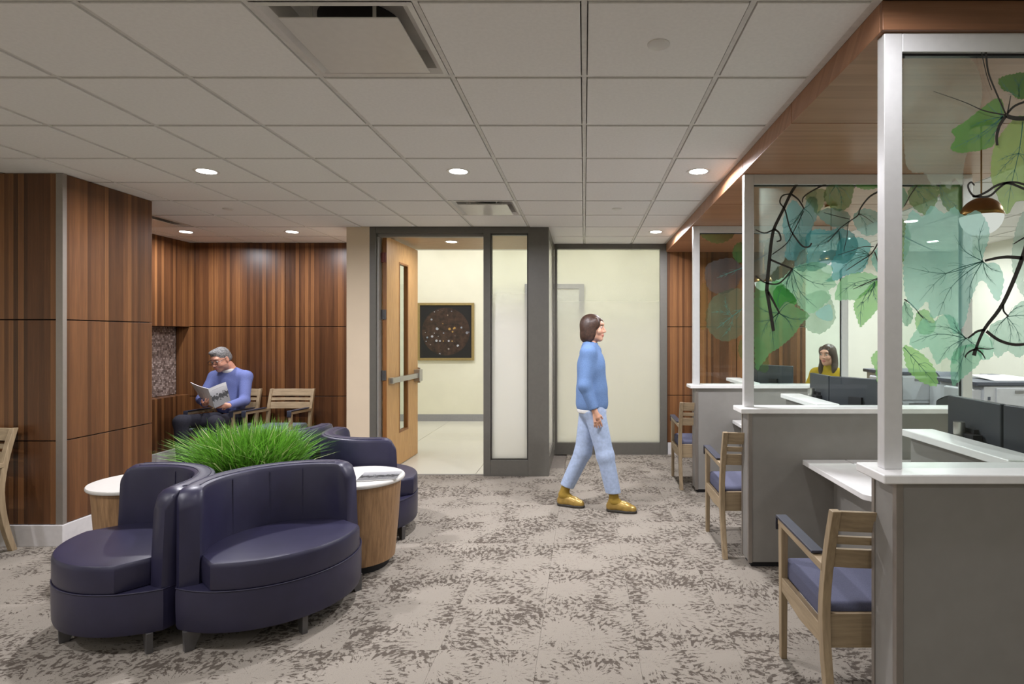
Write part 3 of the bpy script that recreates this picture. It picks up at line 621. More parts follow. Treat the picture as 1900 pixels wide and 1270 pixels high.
# pane 3
g = part[2]; Y = PY[2]+.018
leaf(g, Y, [(1378,500),(1360,480),(1335,482),(1312,492),(1308,515),(1318,540),(1345,545),(1368,530)], (94,84,84), .5, [[(1378,497),(1350,508),(1330,516),(2,.8)]])
leaf(g, Y, [(1390,560),(1372,536),(1345,540),(1320,556),(1309,590),(1318,618),(1345,634),(1375,622),(1395,600)], (100,112,84), .6, [[(1390,564),(1355,590),(1330,610),(2.2,.8)]]+fan((1360,588), [(1320,580),(1340,625),(1345,550)], 1))
leaf(g, Y, [(1302,432),(1360,431),(1352,446),(1330,452),(1308,444)], (84,110,40), .6)
leaf(g, Y, [(1361,460),(1372,450),(1390,456),(1392,480),(1372,488),(1360,476)], (60,110,40), .75)
leaf(g, Y, [(1300,532),(1312,534),(1312,600),(1304,612),(1299,600)], (140,104,40), .4)
leaf(g, Y, [(1370,640),(1390,620),(1420,640),(1424,690),(1390,680),(1374,664)], (90,120,60), .5)
leaf(g, Y, [(1420,450),(1470,440),(1500,480),(1480,540),(1430,540)], (90,120,100), .5)
leaf(g, Y, [(1480,560),(1530,540),(1550,590),(1520,620),(1486,600)], (110,150,120), .5)
stem(g, Y, [(1425,470),(1400,485),(1378,497)], (3,2)); stem(g, Y, [(1425,545),(1405,555),(1390,564)], (3,2))

# counters: ledge wall, ledge, low customer counter and staff desk between two partitions
sl = ('nearest white counter shelf with grey knee panel and raised ledge', 'second white counter shelf between the middle and farthest partitions', 'farthest white counter shelf, mostly hidden by the farthest partition')
for k, Y in enumerate(PY):
    t = thing('service_counter', sl[k], 'counter', (1.7, Y+.9, 0), 0, 'service counters')
    ya, yb = Y+.118, min(Y+1.82-.052, 7.50)
    MB().prism([(ya, .03), (yb, .03), (yb, .684), (Y+.86, .684), (Y+.86, 1.03), (ya, 1.03)], 'x', 1.66, 1.74).build('knee_panel', M['panel'], t)
    MB().box(1.62, 1.78, Y+.128, Y+.875, 1.031, 1.066).build('ledge', M['quartz'], t, bevel=.005)
    c = .05; ye = Y+.885
    MB().prism([(1.451, ye+c), (1.451+c*.7, ye), (1.735, ye), (1.735, yb-.002), (1.451, yb-.002)], 'z', .685, .717).build('counter_top', M['quartz'], t, bevel=.004)
    MB().box(1.742, 2.5, ya, yb, .685, .717).build('desk_top', M['quartz'], t, bevel=.004)
    for yy in (ya+.05, yb-.09): box('leg', 2.42, 2.46, yy, yy+.04, 0, .684, M['alu'], t)

# monitors on arms
def monitor(a, b, ztop, label):
    """a, b: plan end points of the back face as seen from the public side"""
    a, b = Vector(a), Vector(b); mid = (a+b)/2; d = (b-a).normalized(); ang = math.atan2(d.y, d.x); w = (b-a).length
    t = thing('monitor', label, 'monitor', (mid.x, mid.y, ztop-.34), ang, 'computer monitors seen from behind')
    MB().box(-w/2, w/2, 0, .03, .0, .34).build('housing', M['slate'], t, world=False, bevel=.006)
    MB().box(-w/2+.012, w/2-.012, .0302, .032, .015, .328).build('screen', plain('dark_screen', (20, 22, 26), .2) if 'dark_screen' not in bpy.data.materials else bpy.data.materials['dark_screen'], t, world=False)
    MB().box(-.05, .05, -.022, 0, .10, .20).build('mount_plate', M['black'], t, world=False)
    return t
mname = ('first', 'second', 'third')
where = ('nearest', 'middle', 'farthest')
for k in range(3):
    dy = k*1.825
    monitor((1.875, 2.985+dy), (1.86, 2.585+dy), 1.236, 'dark slate monitor at the %s counter, the one farther from the camera' % where[k])
    monitor((1.862, 2.572+dy), (2.10, 2.20+dy) if k else (1.92, 2.215), 1.236, 'dark slate monitor at the %s counter, angled and nearer the camera' % where[k])
    t = thing('monitor_stand', 'silver post with black monitor arm at the %s counter' % where[k], 'monitor arm', (1.815, 2.80+dy, .7175), 0, 'monitor arm posts')
    MB().tube([(1.815, 2.80+dy, .7175), (1.815, 2.80+dy, 1.125)], .026, 16).build('post', M['chrome'], t, smooth='auto')
    MB().box(1.815, 1.86, 2.70+dy, 2.85+dy, 1.045, 1.075).build('arm', M['black'], t)

# globe pendants
for k in range(3):
    x, y, z, r = 2.06, 3.0+1.825*k, 2.16, .098
    t = thing('pendant_lamp', ('largest', 'middle', 'smallest, farthest')[k]+' globe pendant with brass top and white lower half', 'lamp', (x, y, z), 0, 'globe pendants over the counters')
    up = [(r*math.cos(a), z+r*math.sin(a)) for a in np.linspace(0, PI/2, 10)]; dn = [(r*math.cos(a), z+r*math.sin(a)) for a in np.linspace(-PI/2, 0, 10)]
    MB().lathe([(q*1.012+.0005, w) for q, w in up[:-1]]+[(0, z+r*1.01)], 32, (x, y)).build('brass_cap', M['brass'], t, smooth=True)
    MB().lathe([(0, z-r)]+dn[1:], 32, (x, y)).build('globe', M['globe'], t, smooth=True)
    MB().tube([(x, y, z+r), (x, y, 2.633)], .004, 8).build('stem', M['brass'], t)
    MB().lathe([(.05, 2.615), (.05, 2.633)], 20, (x, y)).build('canopy', M['brass'], t)

# printers on the staff side
def printer(x0, y0, w, d, ztop, label, tray=False):
    t = thing('copier', label, 'printer', (x0+w/2, y0+d/2, 0), 0, 'office copiers')
    z = ztop
    MB().box(x0+.12*w, x0+w, y0, y0+d, .08, z-.04).box(x0+.15*w, x0+w-.03, y0+.03, y0+d-.03, 0, .08).build('body', M['device'], t, bevel=.006)
    MB().box(x0, x0+.13*w, y0+.03, y0+d*.7, z-.36, z-.065).build('side_unit', M['device'], t, bevel=.02)
    MB().box(x0+.02, x0+w, y0-.01, y0+d, z-.038, z).build('lid', M['device_dark'], t, bevel=.01)
    MB().box(x0+.26*w, x0+w-.01, y0-.012, y0, z-.30, z-.055).build('front_door', M['device'], t, bevel=.006)
    MB().box(x0+.48*w, x0+.70*w, y0-.016, y0-.010, z-.10, z-.075).build('handle', plain('grey_recess', (136, 134, 134), .5) if 'grey_recess' not in bpy.data.materials else bpy.data.materials['grey_recess'], t)
    for q in range(3):
        dr = MB().box(x0+.26*w, x0+w-.01, y0-.012, y0, z-.46-.15*q, z-.32-.15*q).build('drawer', M['device'], t, bevel=.006)
        MB().box(x0+.38*w, x0+.82*w, y0-.016, y0-.011, z-.345-.15*q, z-.33-.15*q).build('handle', bpy.data.materials['grey_recess'], dr)
    for q in range(3): MB().box(x0+.165*w, x0+.195*w, y0-.004, y0, z-.16-.06*q, z-.13-.06*q).build('button', M['device_dark'], t)
    if tray:
        MB().add([(x0+.3*w, y0+.05, z+.001), (x0+w, y0+.05, z+.001), (x0+w*.85, y0+d*.8, z+.022), (x0+.4*w, y0+d*.8, z+.022), (x0+.3*w, y0+.05, z+.006), (x0+w, y0+.05, z+.006), (x0+w*.85, y0+d*.8, z+.03), (x0+.4*w, y0+d*.8, z+.03)],
                 [(0,3,2,1),(4,5,6,7),(0,1,5,4),(1,2,6,5),(2,3,7,6),(3,0,4,7)]).build('paper_feed', M['paper'], t)
        MB().box(x0+.62*w, x0+.8*w, y0+d*.75, y0+d*.95, z, z+.03).build('control_panel', M['device_dark'], t, bevel=.005)
printer(3.37, 5.0, .72, .62, 1.145, 'pale grey copier with white paper on top, right of the aluminium post', True)
printer(3.18, 6.05, .56, .60, 1.17, 'pale grey copier partly behind the green leaf print, left of the aluminium post')
t = thing('copier', 'grey copier with sloped dark panel just left of the aluminium post, behind the leaf tip', 'printer', (3.62, 5.75, 0), 0, 'office copiers')
MB().box(3.60, 3.86, 5.75, 6.03, 0, 1.05).build('body', M['device'], t, bevel=.005)
MB().prism([(5.74, 1.05), (6.03, 1.05), (6.03, 1.17), (5.9, 1.17)], 'x', 3.60, 3.86).build('control_panel', M['device_dark'], t, bevel=.004)

# office chairs
def office_chair(x, y, rz, ztop, label):
    t = thing('office_chair', label, 'chair', (x, y, 0), rz, 'office chairs')
    MB().lathe([(.0, .40), (.22, .40), (.25, .43), (.24, .48), (0, .49)], 24).build('seat', M['slate'], t, world=False, smooth='auto')
    mb = MB(); n = 9
    for th in (0, 1): pass
    vs = []; fs = []
    for i in range(n):
        a = -.55+1.1*i/(n-1)
        for z, q in ((.56, .9), (ztop-.12, 1), (ztop-.02, .93), (ztop, .8)):
            for rr in (.40, .43): vs.append((rr*math.sin(a)*1.25*q/1.0, -rr*math.cos(a)+.16, z-.05*(abs(a)/.55)**3*(z > .7)))
    for i in range(n-1):
        for k in range(3):
            b = i*8+k*2; c = b+8
            fs += [(b, b+2, c+2, c), (b+1, c+1, c+3, b+3)]
        fs += [(i*8, i*8+8, i*8+9, i*8+1), (i*8+6, i*8+7, i*8+15, i*8+14)]
    for b in (0, (n-1)*8):
        for k in range(3): fs.append((b+2*k, b+2*k+1, b+2*k+3, b+2*k+2))
    mb.add(vs, fs).build('backrest', M['slate'], t, world=False, smooth='auto')
    MB().tube([(0, 0, .06), (0, 0, .40)], .028, 12).build('column', M['black'], t, world=False)
    mb = MB()
    for q in range(5): mb.tube([(0, 0, .09), (.28*math.cos(q*1.2566), .28*math.sin(q*1.2566), .055)], [.022, .014])
    mb.build('base', M['black'], t, world=False)
    for q in range(5): MB().tube([(.28*math.cos(q*1.2566)-.012, .28*math.sin(q*1.2566), .027), (.28*math.cos(q*1.2566)+.012, .28*math.sin(q*1.2566), .027)], .027, 12).build('caster', M['black'], t, world=False)
    for s in (-1, 1): MB().tube([(s*.24, .0, .44), (s*.29, 0, .5), (s*.29, 0, .66), (s*.29, .16, .67), (s*.29, -.12, .67)], .014).build('arm', M['black'], t, world=False)
office_chair(2.92, 4.90, math.radians(85), 1.035, 'dark grey office chair behind the second counter')
office_chair(2.93, 6.02, math.radians(75), 1.10, 'dark grey office chair back to the right of the woman in mustard')

# ------------------------------------------------------------------ wooden guest armchairs
def armchair(seatmat, label, group):
    t = thing('armchair', label, 'chair', (0, 0, 0), 0, group)
    def post_y(z): return -.095+.095*math.sin(min(z, .45)/.45*PI/2) if z < .45 else -.105*((z-.45)/.43)**1.5
    zs = np.linspace(0, .878, 15)
    for s in (-1, 1):
        poly = [(post_y(z)+.020-.004*abs(z-.4), z) for z in zs]+[(post_y(z)-.026+.012*abs(z-.4), z) for z in zs[::-1]]
        MB().prism(poly, 'x', s*.262-.017, s*.262+.017).build('leg', M['oak'], t, world=False, bevel=.003)
        MB().add([(s*.262+a*.014, .47+b*.016, 0) for a, b in ((-1,-1),(1,-1),(1,1),(-1,1))]+[(s*.262+a*.017, .47+b*.022, .645) for a, b in ((-1,-1),(1,-1),(1,1),(-1,1))],
                 [(0,3,2,1),(4,5,6,7),(0,1,5,4),(1,2,6,5),(2,3,7,6),(3,0,4,7)]).build('leg', M['oak'], t, world=False, bevel=.003)
        MB().prism([(post_y(.63)+.01, .612), (.492, .632), (.494, .662), (post_y(.64)+.01, .645)], 'x', s*.262-.019, s*.262+.019).build('arm', M['oak_y'], t, world=False, bevel=.003)
        MB().prism([(.06, .652), (.495, .663), (.506, .60), (.506, .668), (.50, .676), (.06, .664)], 'x', s*.262-.026, s*.262+.026).build('arm_pad', M['armpad'], t, world=False, bevel=.003)
        MB().prism([(.0, .315), (.23, .30), (.47, .325), (.47, .39), (0, .39)], 'x', s*.262-.013, s*.262+.013).build('side_rail', M['oak_y'], t, world=False, bevel=.003)
    MB().box(-.246, .246, -.012, .012, .305, .44).build('rear_rail', M['oak_x'], t, world=False, bevel=.003)
    MB().box(-.246, .246, .458, .482, .32, .39).build('front_rail', M['oak_x'], t, world=False, bevel=.003)
    sd = MB().box(-.2475, .2475, .014, .50, .375, .472).build('seat', seatmat, t, world=False, bevel=.025, seg=4)
    for a, b in ((.792, .876), (.737, .770), (.638, .716)):
        n = 9; vs = []; fs = []
        for i in range(n):
            x = -.246+.492*i/(n-1); bow = -.022*(1-(x/.246)**2)
            for z in (a, b):
                for d in (-.010, .010): vs.append((x, post_y(z)+bow+d-.002, z))
        for i in range(n-1):
            p, q = i*4, i*4+4; fs += [(p, q, q+1, p+1), (p+2, p+3, q+3, q+2), (p, p+2, q+2, q), (p+1, q+1, q+3, p+3)]
        fs += [(0, 1, 3, 2), (n*4-4, n*4-2, n*4-1, n*4-3)]
        MB().add(vs, fs).build('back_slat', M['oak_x'], t, world=False, bevel=.002)
    return t
ch = armchair(M['fabric'], 'pale wood armchair with blue seat at the nearest counter', 'guest armchairs at the counters')
ch.location = (1.215, 2.30, 0)
for k, l in ((1, 'pale wood armchair with blue seat at the middle partition, second along'), (2, 'pale wood armchair with blue seat by the farthest partition')):
    c = copy_tree(ch); c.location = (1.235, 2.30+1.79*k, 0); c['label'] = l
ac = armchair(M['fabric_grey'], 'empty pale wood armchair against the alcove wood wall', 'armchairs along the wood walls')
ac.location = (-3.665, 7.17, 0); ac.rotation_euler.z = PI
c = copy_tree(ac); c.location = (-4.335, 7.17, 0); c['label'] = 'pale wood armchair in the alcove corner, the reading man sits on it'
c = copy_tree(ac); c.location = (-4.37, 4.06, 0); c['label'] = 'pale wood armchair at the left edge, before the wood column'

# ------------------------------------------------------------------ curved navy sofas
def arc(L, sag, n, inset=0.0, sgn=1):
    """points of a circular arc over chord L (along x) bulging to sgn*y by sag"""
    R = (L*L/4+sag*sag)/(2*sag); a = math.asin(min(1, L/2/R)); a = a if sag <= R else PI-a
    return [((R-inset)*math.sin(t), sgn*(sag-R+(R-inset)*math.cos(t))) for t in np.linspace(-a, a, n)]
def sofa(label):
    t = thing('curved_sofa', label, 'sofa', (0, 0, 0), 0, 'curved navy sofas around the grass planter')
    L, sb, sf = .97, .35, .36
    outer = arc(L, sb, 33); front = arc(L, sf, 33, 0, -1)
    plan = outer+front[::-1][1:-1]
    def ring(sc): return [(x*sc, y*sc) for x, y in plan]
    def stack(levels, pl):
        n = len(pl); vs = []; fs = []
        for sc, z in levels: vs += [(x*sc, y*sc, z) for x, y in pl]
        for k in range(len(levels)-1): fs += [(k*n+i, k*n+(i+1) % n, (k+1)*n+(i+1) % n, (k+1)*n+i) for i in range(n)]
        fs += [tuple(range(n))[::-1], tuple((len(levels)-1)*n+i for i in range(n))]
        return MB().add(vs, fs)
    stack([(.93, .095), (.97, .10), (.985, .12), (.99, .20), (.99, .285), (.985, .298), (.965, .303)], plan).build('base', M['navy'], t, world=False, smooth='auto')
    # cushion: lens between the inner back arc and the front arc
    inn = [p for p in arc(L, sb, 41, .105) if p[1] > -.02]
    fr2 = [(x*.985, y*.985) for x, y in front]
    xl = inn[0][0]; cpl = inn+[p for p in fr2[::-1] if abs(p[0]) < abs(xl)+.02]
    stack([(.965, .303), (.99, .308), (1.0, .325), (1.0, .415), (.992, .430), (.975, .438), (.9, .442)], cpl).build('seat_cushion', M['navy'], t, world=False, smooth='auto')
    # backrest shell swept along the outer arc
    R = (L*L/4+sb*sb)/(2*sb); a0 = math.asin(L/2/R)
    H, th = .775, .112; vs = []; fs = []; N = 37
    prof = lambda h, w, r: [(0, .302), (0, .40), (0, h-r), (r*.3, h-r*.3), (r, h), (w-r, h), (w-r*.3, h-r*.3), (w, h-r), (w+.004, .45), (w, .302)]
    for i in range(N):
        q = i/(N-1); aa = -a0+2*a0*q; e = min(q, 1-q)*2*a0*R        # metres from the nearer end
        k = min(1, e/.10); hh = H-.055*(1-k)**2; ww = th
        if e < .012: hh -= .02; ww -= .03
        sh = .0 if e > .012 else .015
        for (w, z) in prof(hh, ww, .028):
            lean = .022*(1-min(1, e/.16))*(z-.30)/.47*(-1 if q < .5 else 1)    # ends slope back towards the top
            rr = R-.004-w-sh; vs.append((rr*math.sin(aa-lean/R), sb-R+rr*math.cos(aa-lean/R), z))
    m = len(prof(1, 1, .1))
    for i in range(N-1): fs += [(i*m+k, i*m+(k+1) % m, (i+1)*m+(k+1) % m, (i+1)*m+k) for k in range(m)]
    fs += [tuple(range(m))[::-1], tuple((N-1)*m+k for k in range(m))]
    bk = MB().add(vs, fs).build('backrest', M['navy'], t, world=False, smooth='auto')
    for w, z in ((.026, H-.0005), (th-.028, H-.0005)):
        pts = []
        for i in range(31):
            aa = -a0*.80+1.6*a0*i/30; rr = R-.004-w; pts.append((rr*math.sin(aa), sb-R+rr*math.cos(aa), z))
        MB().tube(pts, .0035, 6).build('piping', M['navy_pipe'], bk, world=False, smooth=True)
    for q in (-.33, .1, .45):
        aa = a0*q; rr = R-.004-th-.0025; MB().tube([(rr*math.sin(aa), sb-R+rr*math.cos(aa), z) for z in (.44, .6, H-.03)], .0022, 6).build('seam', M['navy_pipe'], bk, world=False)
    pf = [(x*.985, y*.985) for x, y in plan]; pf.append(pf[0])
    MB().tube([(x, y, .303) for x, y in pf], .0035, 6).build('piping', M['navy_pipe'], t, world=False)
    for x, y, dx, dy in ((-.42, -.05, -1, 0), (.42, -.05, 1, 0), (0, -.29, 0, -1), (0, .27, 0, 1)):
        px, py = -dy, dx; vs = []
        for (w, o, z) in ((.020, .0, 0), (.042, -.0, .10)):
            for a, b in ((-1, -1), (1, -1), (1, 1), (-1, 1)):
                off = a*w+(.012 if z > 0 else .03) ; vs.append((x+dx*(off-.012)+px*b*.014, y+dy*(off-.012)+py*b*.014, z))
        MB().add(vs, [(0,3,2,1),(4,5,6,7),(0,1,5,4),(1,2,6,5),(2,3,7,6),(3,0,4,7)]).build('leg', M['leg_grey'], t, world=False, bevel=.002)
    return t
sB = sofa('curved navy sofa in front centre, its seat facing right, before the wood drum table')
sB.location = (-1.693, 3.1985, 0); sB.rotation_euler.z = math.radians(50)
for l, p, a in (('curved navy sofa at front left, its seat towards the left edge', (-2.415, 3.142, 0), -41.5),
                ('curved navy sofa behind the right drum table, its back to the camera', (-1.73, 4.655, 0), 136), ('curved navy sofa at the back of the ring, only its top corner showing', (-2.60, 4.86, 0), -136)):
    c = copy_tree(sB); c.location = p; c.rotation_euler.z = math.radians(a); c['label'] = l
# drum tables
for x, y, l in ((-1.53, 3.91, 'round wood drum table with white top, on the right with a magazine'), (-2.885, 3.80, 'round wood drum table with white top, left, half hidden by the sofa')):
    t = thing('drum_table', l, 'table', (x, y, 0), 0, 'drum tables between the sofas')
    MB().lathe([(0, 0), (.20, 0), (.20, .055), (0, .055)], 40, (x, y)).build('plinth', M['black'], t, smooth='auto')
    MB().lathe([(0, .055), (.240, .055), (.262, .30), (.280, .572), (0, .572)], 48, (x, y)).build('drum', M['drum'], t, smooth='auto')
    MB().lathe([(0, .572), (.300, .572), (.304, .578), (.304, .588), (.300, .594), (0, .594)], 56, (x, y)).build('table_top', M['table_white'], t, smooth='auto')

# planter with grass
px_, py_ = -2.31, 4.00
t = thing('grass_planter', 'planter full of long green grass in the middle of the sofas', 'plant', (px_, py_, 0))
MB().lathe([(0, 0), (.21, 0), (.25, .50), (.245, .52), (.235, .52), (.225, .46), (0, .46)], 40, (px_, py_)).build('pot', M['black'], t, smooth='auto')
MB().lathe([(0, .461), (.224, .461), (.224, .47), (0, .48)], 32, (px_, py_)).build('soil', M['soil'], t)
mb = MB(); rng = np.random.default_rng(3); gcol = []
for i in range(3000):
    r = .235*math.sqrt(rng.random()); a = rng.random()*2*PI; bx, by = px_+r*math.cos(a), py_+r*math.sin(a)
    da = a+rng.normal(0, .9); lean = .03+.36*(r/.235)**1.5*rng.random()+.12*rng.random()**2; hgt = rng.uniform(.33, .55)*(1-.18*(r/.235)*rng.random()); w = rng.uniform(.003, .0062)
    if rng.random() < .04: lean += .12
    dx, dy = math.cos(da)*lean, math.sin(da)*lean; tw = rng.random()*PI; wx, wy = math.cos(tw)*w, math.sin(tw)*w
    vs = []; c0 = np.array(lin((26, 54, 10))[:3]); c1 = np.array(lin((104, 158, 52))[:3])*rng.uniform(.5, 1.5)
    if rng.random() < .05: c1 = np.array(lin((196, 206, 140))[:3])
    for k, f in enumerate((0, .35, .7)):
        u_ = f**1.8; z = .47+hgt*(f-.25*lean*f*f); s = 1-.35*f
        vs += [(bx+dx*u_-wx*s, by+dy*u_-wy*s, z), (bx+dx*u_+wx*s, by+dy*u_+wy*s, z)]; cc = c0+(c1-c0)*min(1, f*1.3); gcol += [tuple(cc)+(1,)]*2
    vs.append((bx+dx, by+dy, .47+hgt*(1-.25*lean-lean*.35))); gcol.append(tuple(c1)+(1,))
    mb.add(vs, [(0, 1, 3, 2), (2, 3, 5, 4), (4, 5, 6)])
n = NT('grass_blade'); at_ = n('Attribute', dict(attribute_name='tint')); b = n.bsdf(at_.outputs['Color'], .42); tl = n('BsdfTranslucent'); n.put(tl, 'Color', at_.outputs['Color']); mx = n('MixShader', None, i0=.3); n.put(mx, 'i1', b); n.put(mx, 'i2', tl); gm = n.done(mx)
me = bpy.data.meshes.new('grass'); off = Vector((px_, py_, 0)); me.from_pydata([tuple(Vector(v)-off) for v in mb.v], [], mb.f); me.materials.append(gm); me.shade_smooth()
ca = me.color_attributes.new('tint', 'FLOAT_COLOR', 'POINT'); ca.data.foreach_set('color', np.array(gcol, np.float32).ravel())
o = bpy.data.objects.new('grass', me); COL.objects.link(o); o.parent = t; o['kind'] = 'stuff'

# magazine covers
def cover_mat(name, gain=1.0):
    def lin(c): return tuple(q*gain for q in LIN(c)[:3])+(1,)
    n = NT(name); uv = n('TexCoord').outputs['UV']; sp = n('SeparateXYZ', None, Vector=uv); v = sp.outputs[1]
    nz = n('TexNoise', None, Vector=uv, Scale=9.0, Detail=5.0).outputs[0]; fine = n('TexNoise', None, Vector=uv, Scale=70.0, Detail=3.0, Roughness=.8).outputs[0]
    hz = n.math('ADD', n.math('MULTIPLY', n.math('ABSOLUTE', n.math('SUBTRACT', v, .45)), 3.6), n.math('MULTIPLY', n.math('SUBTRACT', nz, .5), 2.6))
    tree = n.math('LESS_THAN', hz, .40)
    sky = n.ramp(v, [(.45, lin((120, 120, 122))), (.8, lin((160, 160, 162))), (.86, lin((176, 176, 176)))])
    gr = n.ramp(fine, [(.38, lin((52, 52, 54))), (.62, lin((146, 146, 146)))])
    c = n.mix(n.math('LESS_THAN', v, .42), sky, gr); c = n.mix(tree, c, lin((26, 26, 28)))
    bar = n.math('MULTIPLY', n.math('LESS_THAN', n.math('ABSOLUTE', n.math('SUBTRACT', v, .84)), .018), n.math('LESS_THAN', n.math('ABSOLUTE', n.math('SUBTRACT', sp.outputs[0], .5)), .34))
    c = n.mix(bar, c, lin((150, 148, 150)))
    return n.done(n.bsdf(c, .6))
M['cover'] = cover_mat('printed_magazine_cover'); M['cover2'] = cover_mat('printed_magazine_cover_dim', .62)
def leafsheet(name, corners, thick, mats, parent, bow=0.0):
    """corners: spine-bottom, edge-bottom, edge-top, spine-top (outside face); pages lie behind along +thick"""
    p = [Vector(c) for c in corners]; nrm = (p[1]-p[0]).cross(p[3]-p[0]).normalized(); N = 7
    vs = []; uvs = []
    for side in (0, 1):
        for i in range(N):
            q = i/(N-1)
            for e in (0, 1):
                a = p[0].lerp(p[1], q) if e == 0 else p[3].lerp(p[2], q)
                vs.append(a-nrm*(thick*side)+nrm*bow*math.sin(PI*q)); uvs.append((q, e))
    fs = []; ms = []
    for i in range(N-1):
        b = 2*i; fs.append((b, b+2, b+3, b+1)); ms.append(0)
        b += 2*N; fs.append((b, b+1, b+3, b+2)); ms.append(1)
        fs += [(2*i, 2*N+2*i, 2*N+2*i+2, 2*i+2), (2*i+1, 2*i+3, 2*N+2*i+3, 2*N+2*i+1)]; ms += [1, 1]
    fs += [(0, 1, 2*N+1, 2*N), (2*N-2, 4*N-2, 4*N-1, 2*N-1)]; ms += [1, 1]
    off = wloc(parent); me = bpy.data.meshes.new(name); me.from_pydata([tuple(v-off) for v in vs], [], fs)
    for m in mats: me.materials.append(m)
    me.polygons.foreach_set('material_index', ms); uvl = me.uv_layers.new(name='UVMap')
    for l in me.loops: uvl.data[l.index].uv = uvs[l.vertex_index]
    o = bpy.data.objects.new(name, me); COL.objects.link(o); o.parent = parent; return o
t = thing('magazine', 'closed magazine with black and white cover lying on the right drum table', 'magazine', (-1.40, 3.87, .595))
a = math.radians(8); R2 = lambda x, y: (-1.38+x*math.cos(a)-y*math.sin(a), 3.90+x*math.sin(a)+y*math.cos(a), .602)
leafsheet('cover', [R2(-.12, -.14), R2(.13, -.12), R2(.13, .10), R2(-.12, .10)], .005, (M['cover2'], M['paper']), t)
t = thing('magazine', 'open magazine with black and white cover held by the reading man', 'magazine', tuple(at(392, 740, 6.5)))
s0, s1 = at(386, 722, 6.50), at(399, 758, 6.47)
leafsheet('cover', [s1, at(428, 745, 6.60), at(419, 709, 6.64), s0], .007, (M['cover'], M['paper']), t, .012)
leafsheet('back_cover', [at(373, 741, 6.74), s1, s0, at(353, 710, 6.78)], .007, (M['paper'], M['paper']), t, .01)

# picture in the hall
n = NT('framed_art_print'); tc = n('TexCoord'); sp = n('SeparateXYZ', None, Vector=tc.outputs['Object'])
rad = n.math('SQRT', n.math('ADD', n.math('MULTIPLY', sp.outputs[0], sp.outputs[0]), n.math('MULTIPLY', sp.outputs[2], sp.outputs[2])))
nz = n('TexNoise', None, Vector=tc.outputs['Object'], Scale=12.0, Detail=4.0).outputs[0]
c = n.mix(n.math('LESS_THAN', rad, .43), lin((38, 38, 42)), n.ramp(nz, [(.35, lin((46, 38, 38))), (.7, lin((78, 60, 52)))]))
vo = n('TexVoronoi', dict(voronoi_dimensions='2D'), Vector=n.combine(sp.outputs[0], sp.outputs[2], 0.0), Scale=13.0)
rs = n('SeparateColor', None, Color=vo.outputs['Color'])
dot = n.math('MULTIPLY', n.math('LESS_THAN', vo.outputs['Distance'], n.math('MULTIPLY', rs.outputs[0], .34)), n.math('MULTIPLY', n.math('GREATER_THAN', rs.outputs[1], .62), n.math('LESS_THAN', rad, .42)))
c = n.mix(dot, c, n.ramp(rs.outputs[2], [(.2, lin((176, 180, 190))), (.55, lin((120, 136, 156))), (.8, lin((176, 140, 80)))]))
art = n.done(n.bsdf(c, .25))
t = thing('framed_picture', 'square dark picture with a speckled disc in a thin gold frame', 'picture', (-2.495, 10.42, 1.62))
box('canvas', -2.965, -2.02, 10.425, 10.45, 1.14, 2.10, art, t)
x0, x1, z0, z1, w = -3.005, -1.985, 1.10, 2.14, .045
MB().box(x0, x0+w, 10.405, 10.45, z0, z1).box(x1-w, x1, 10.405, 10.45, z0, z1).box(x0+w, x1-w, 10.405, 10.45, z0, z0+w).box(x0+w, x1-w, 10.405, 10.45, z1-w, z1).build('frame', M['gold'], t, bevel=.004)

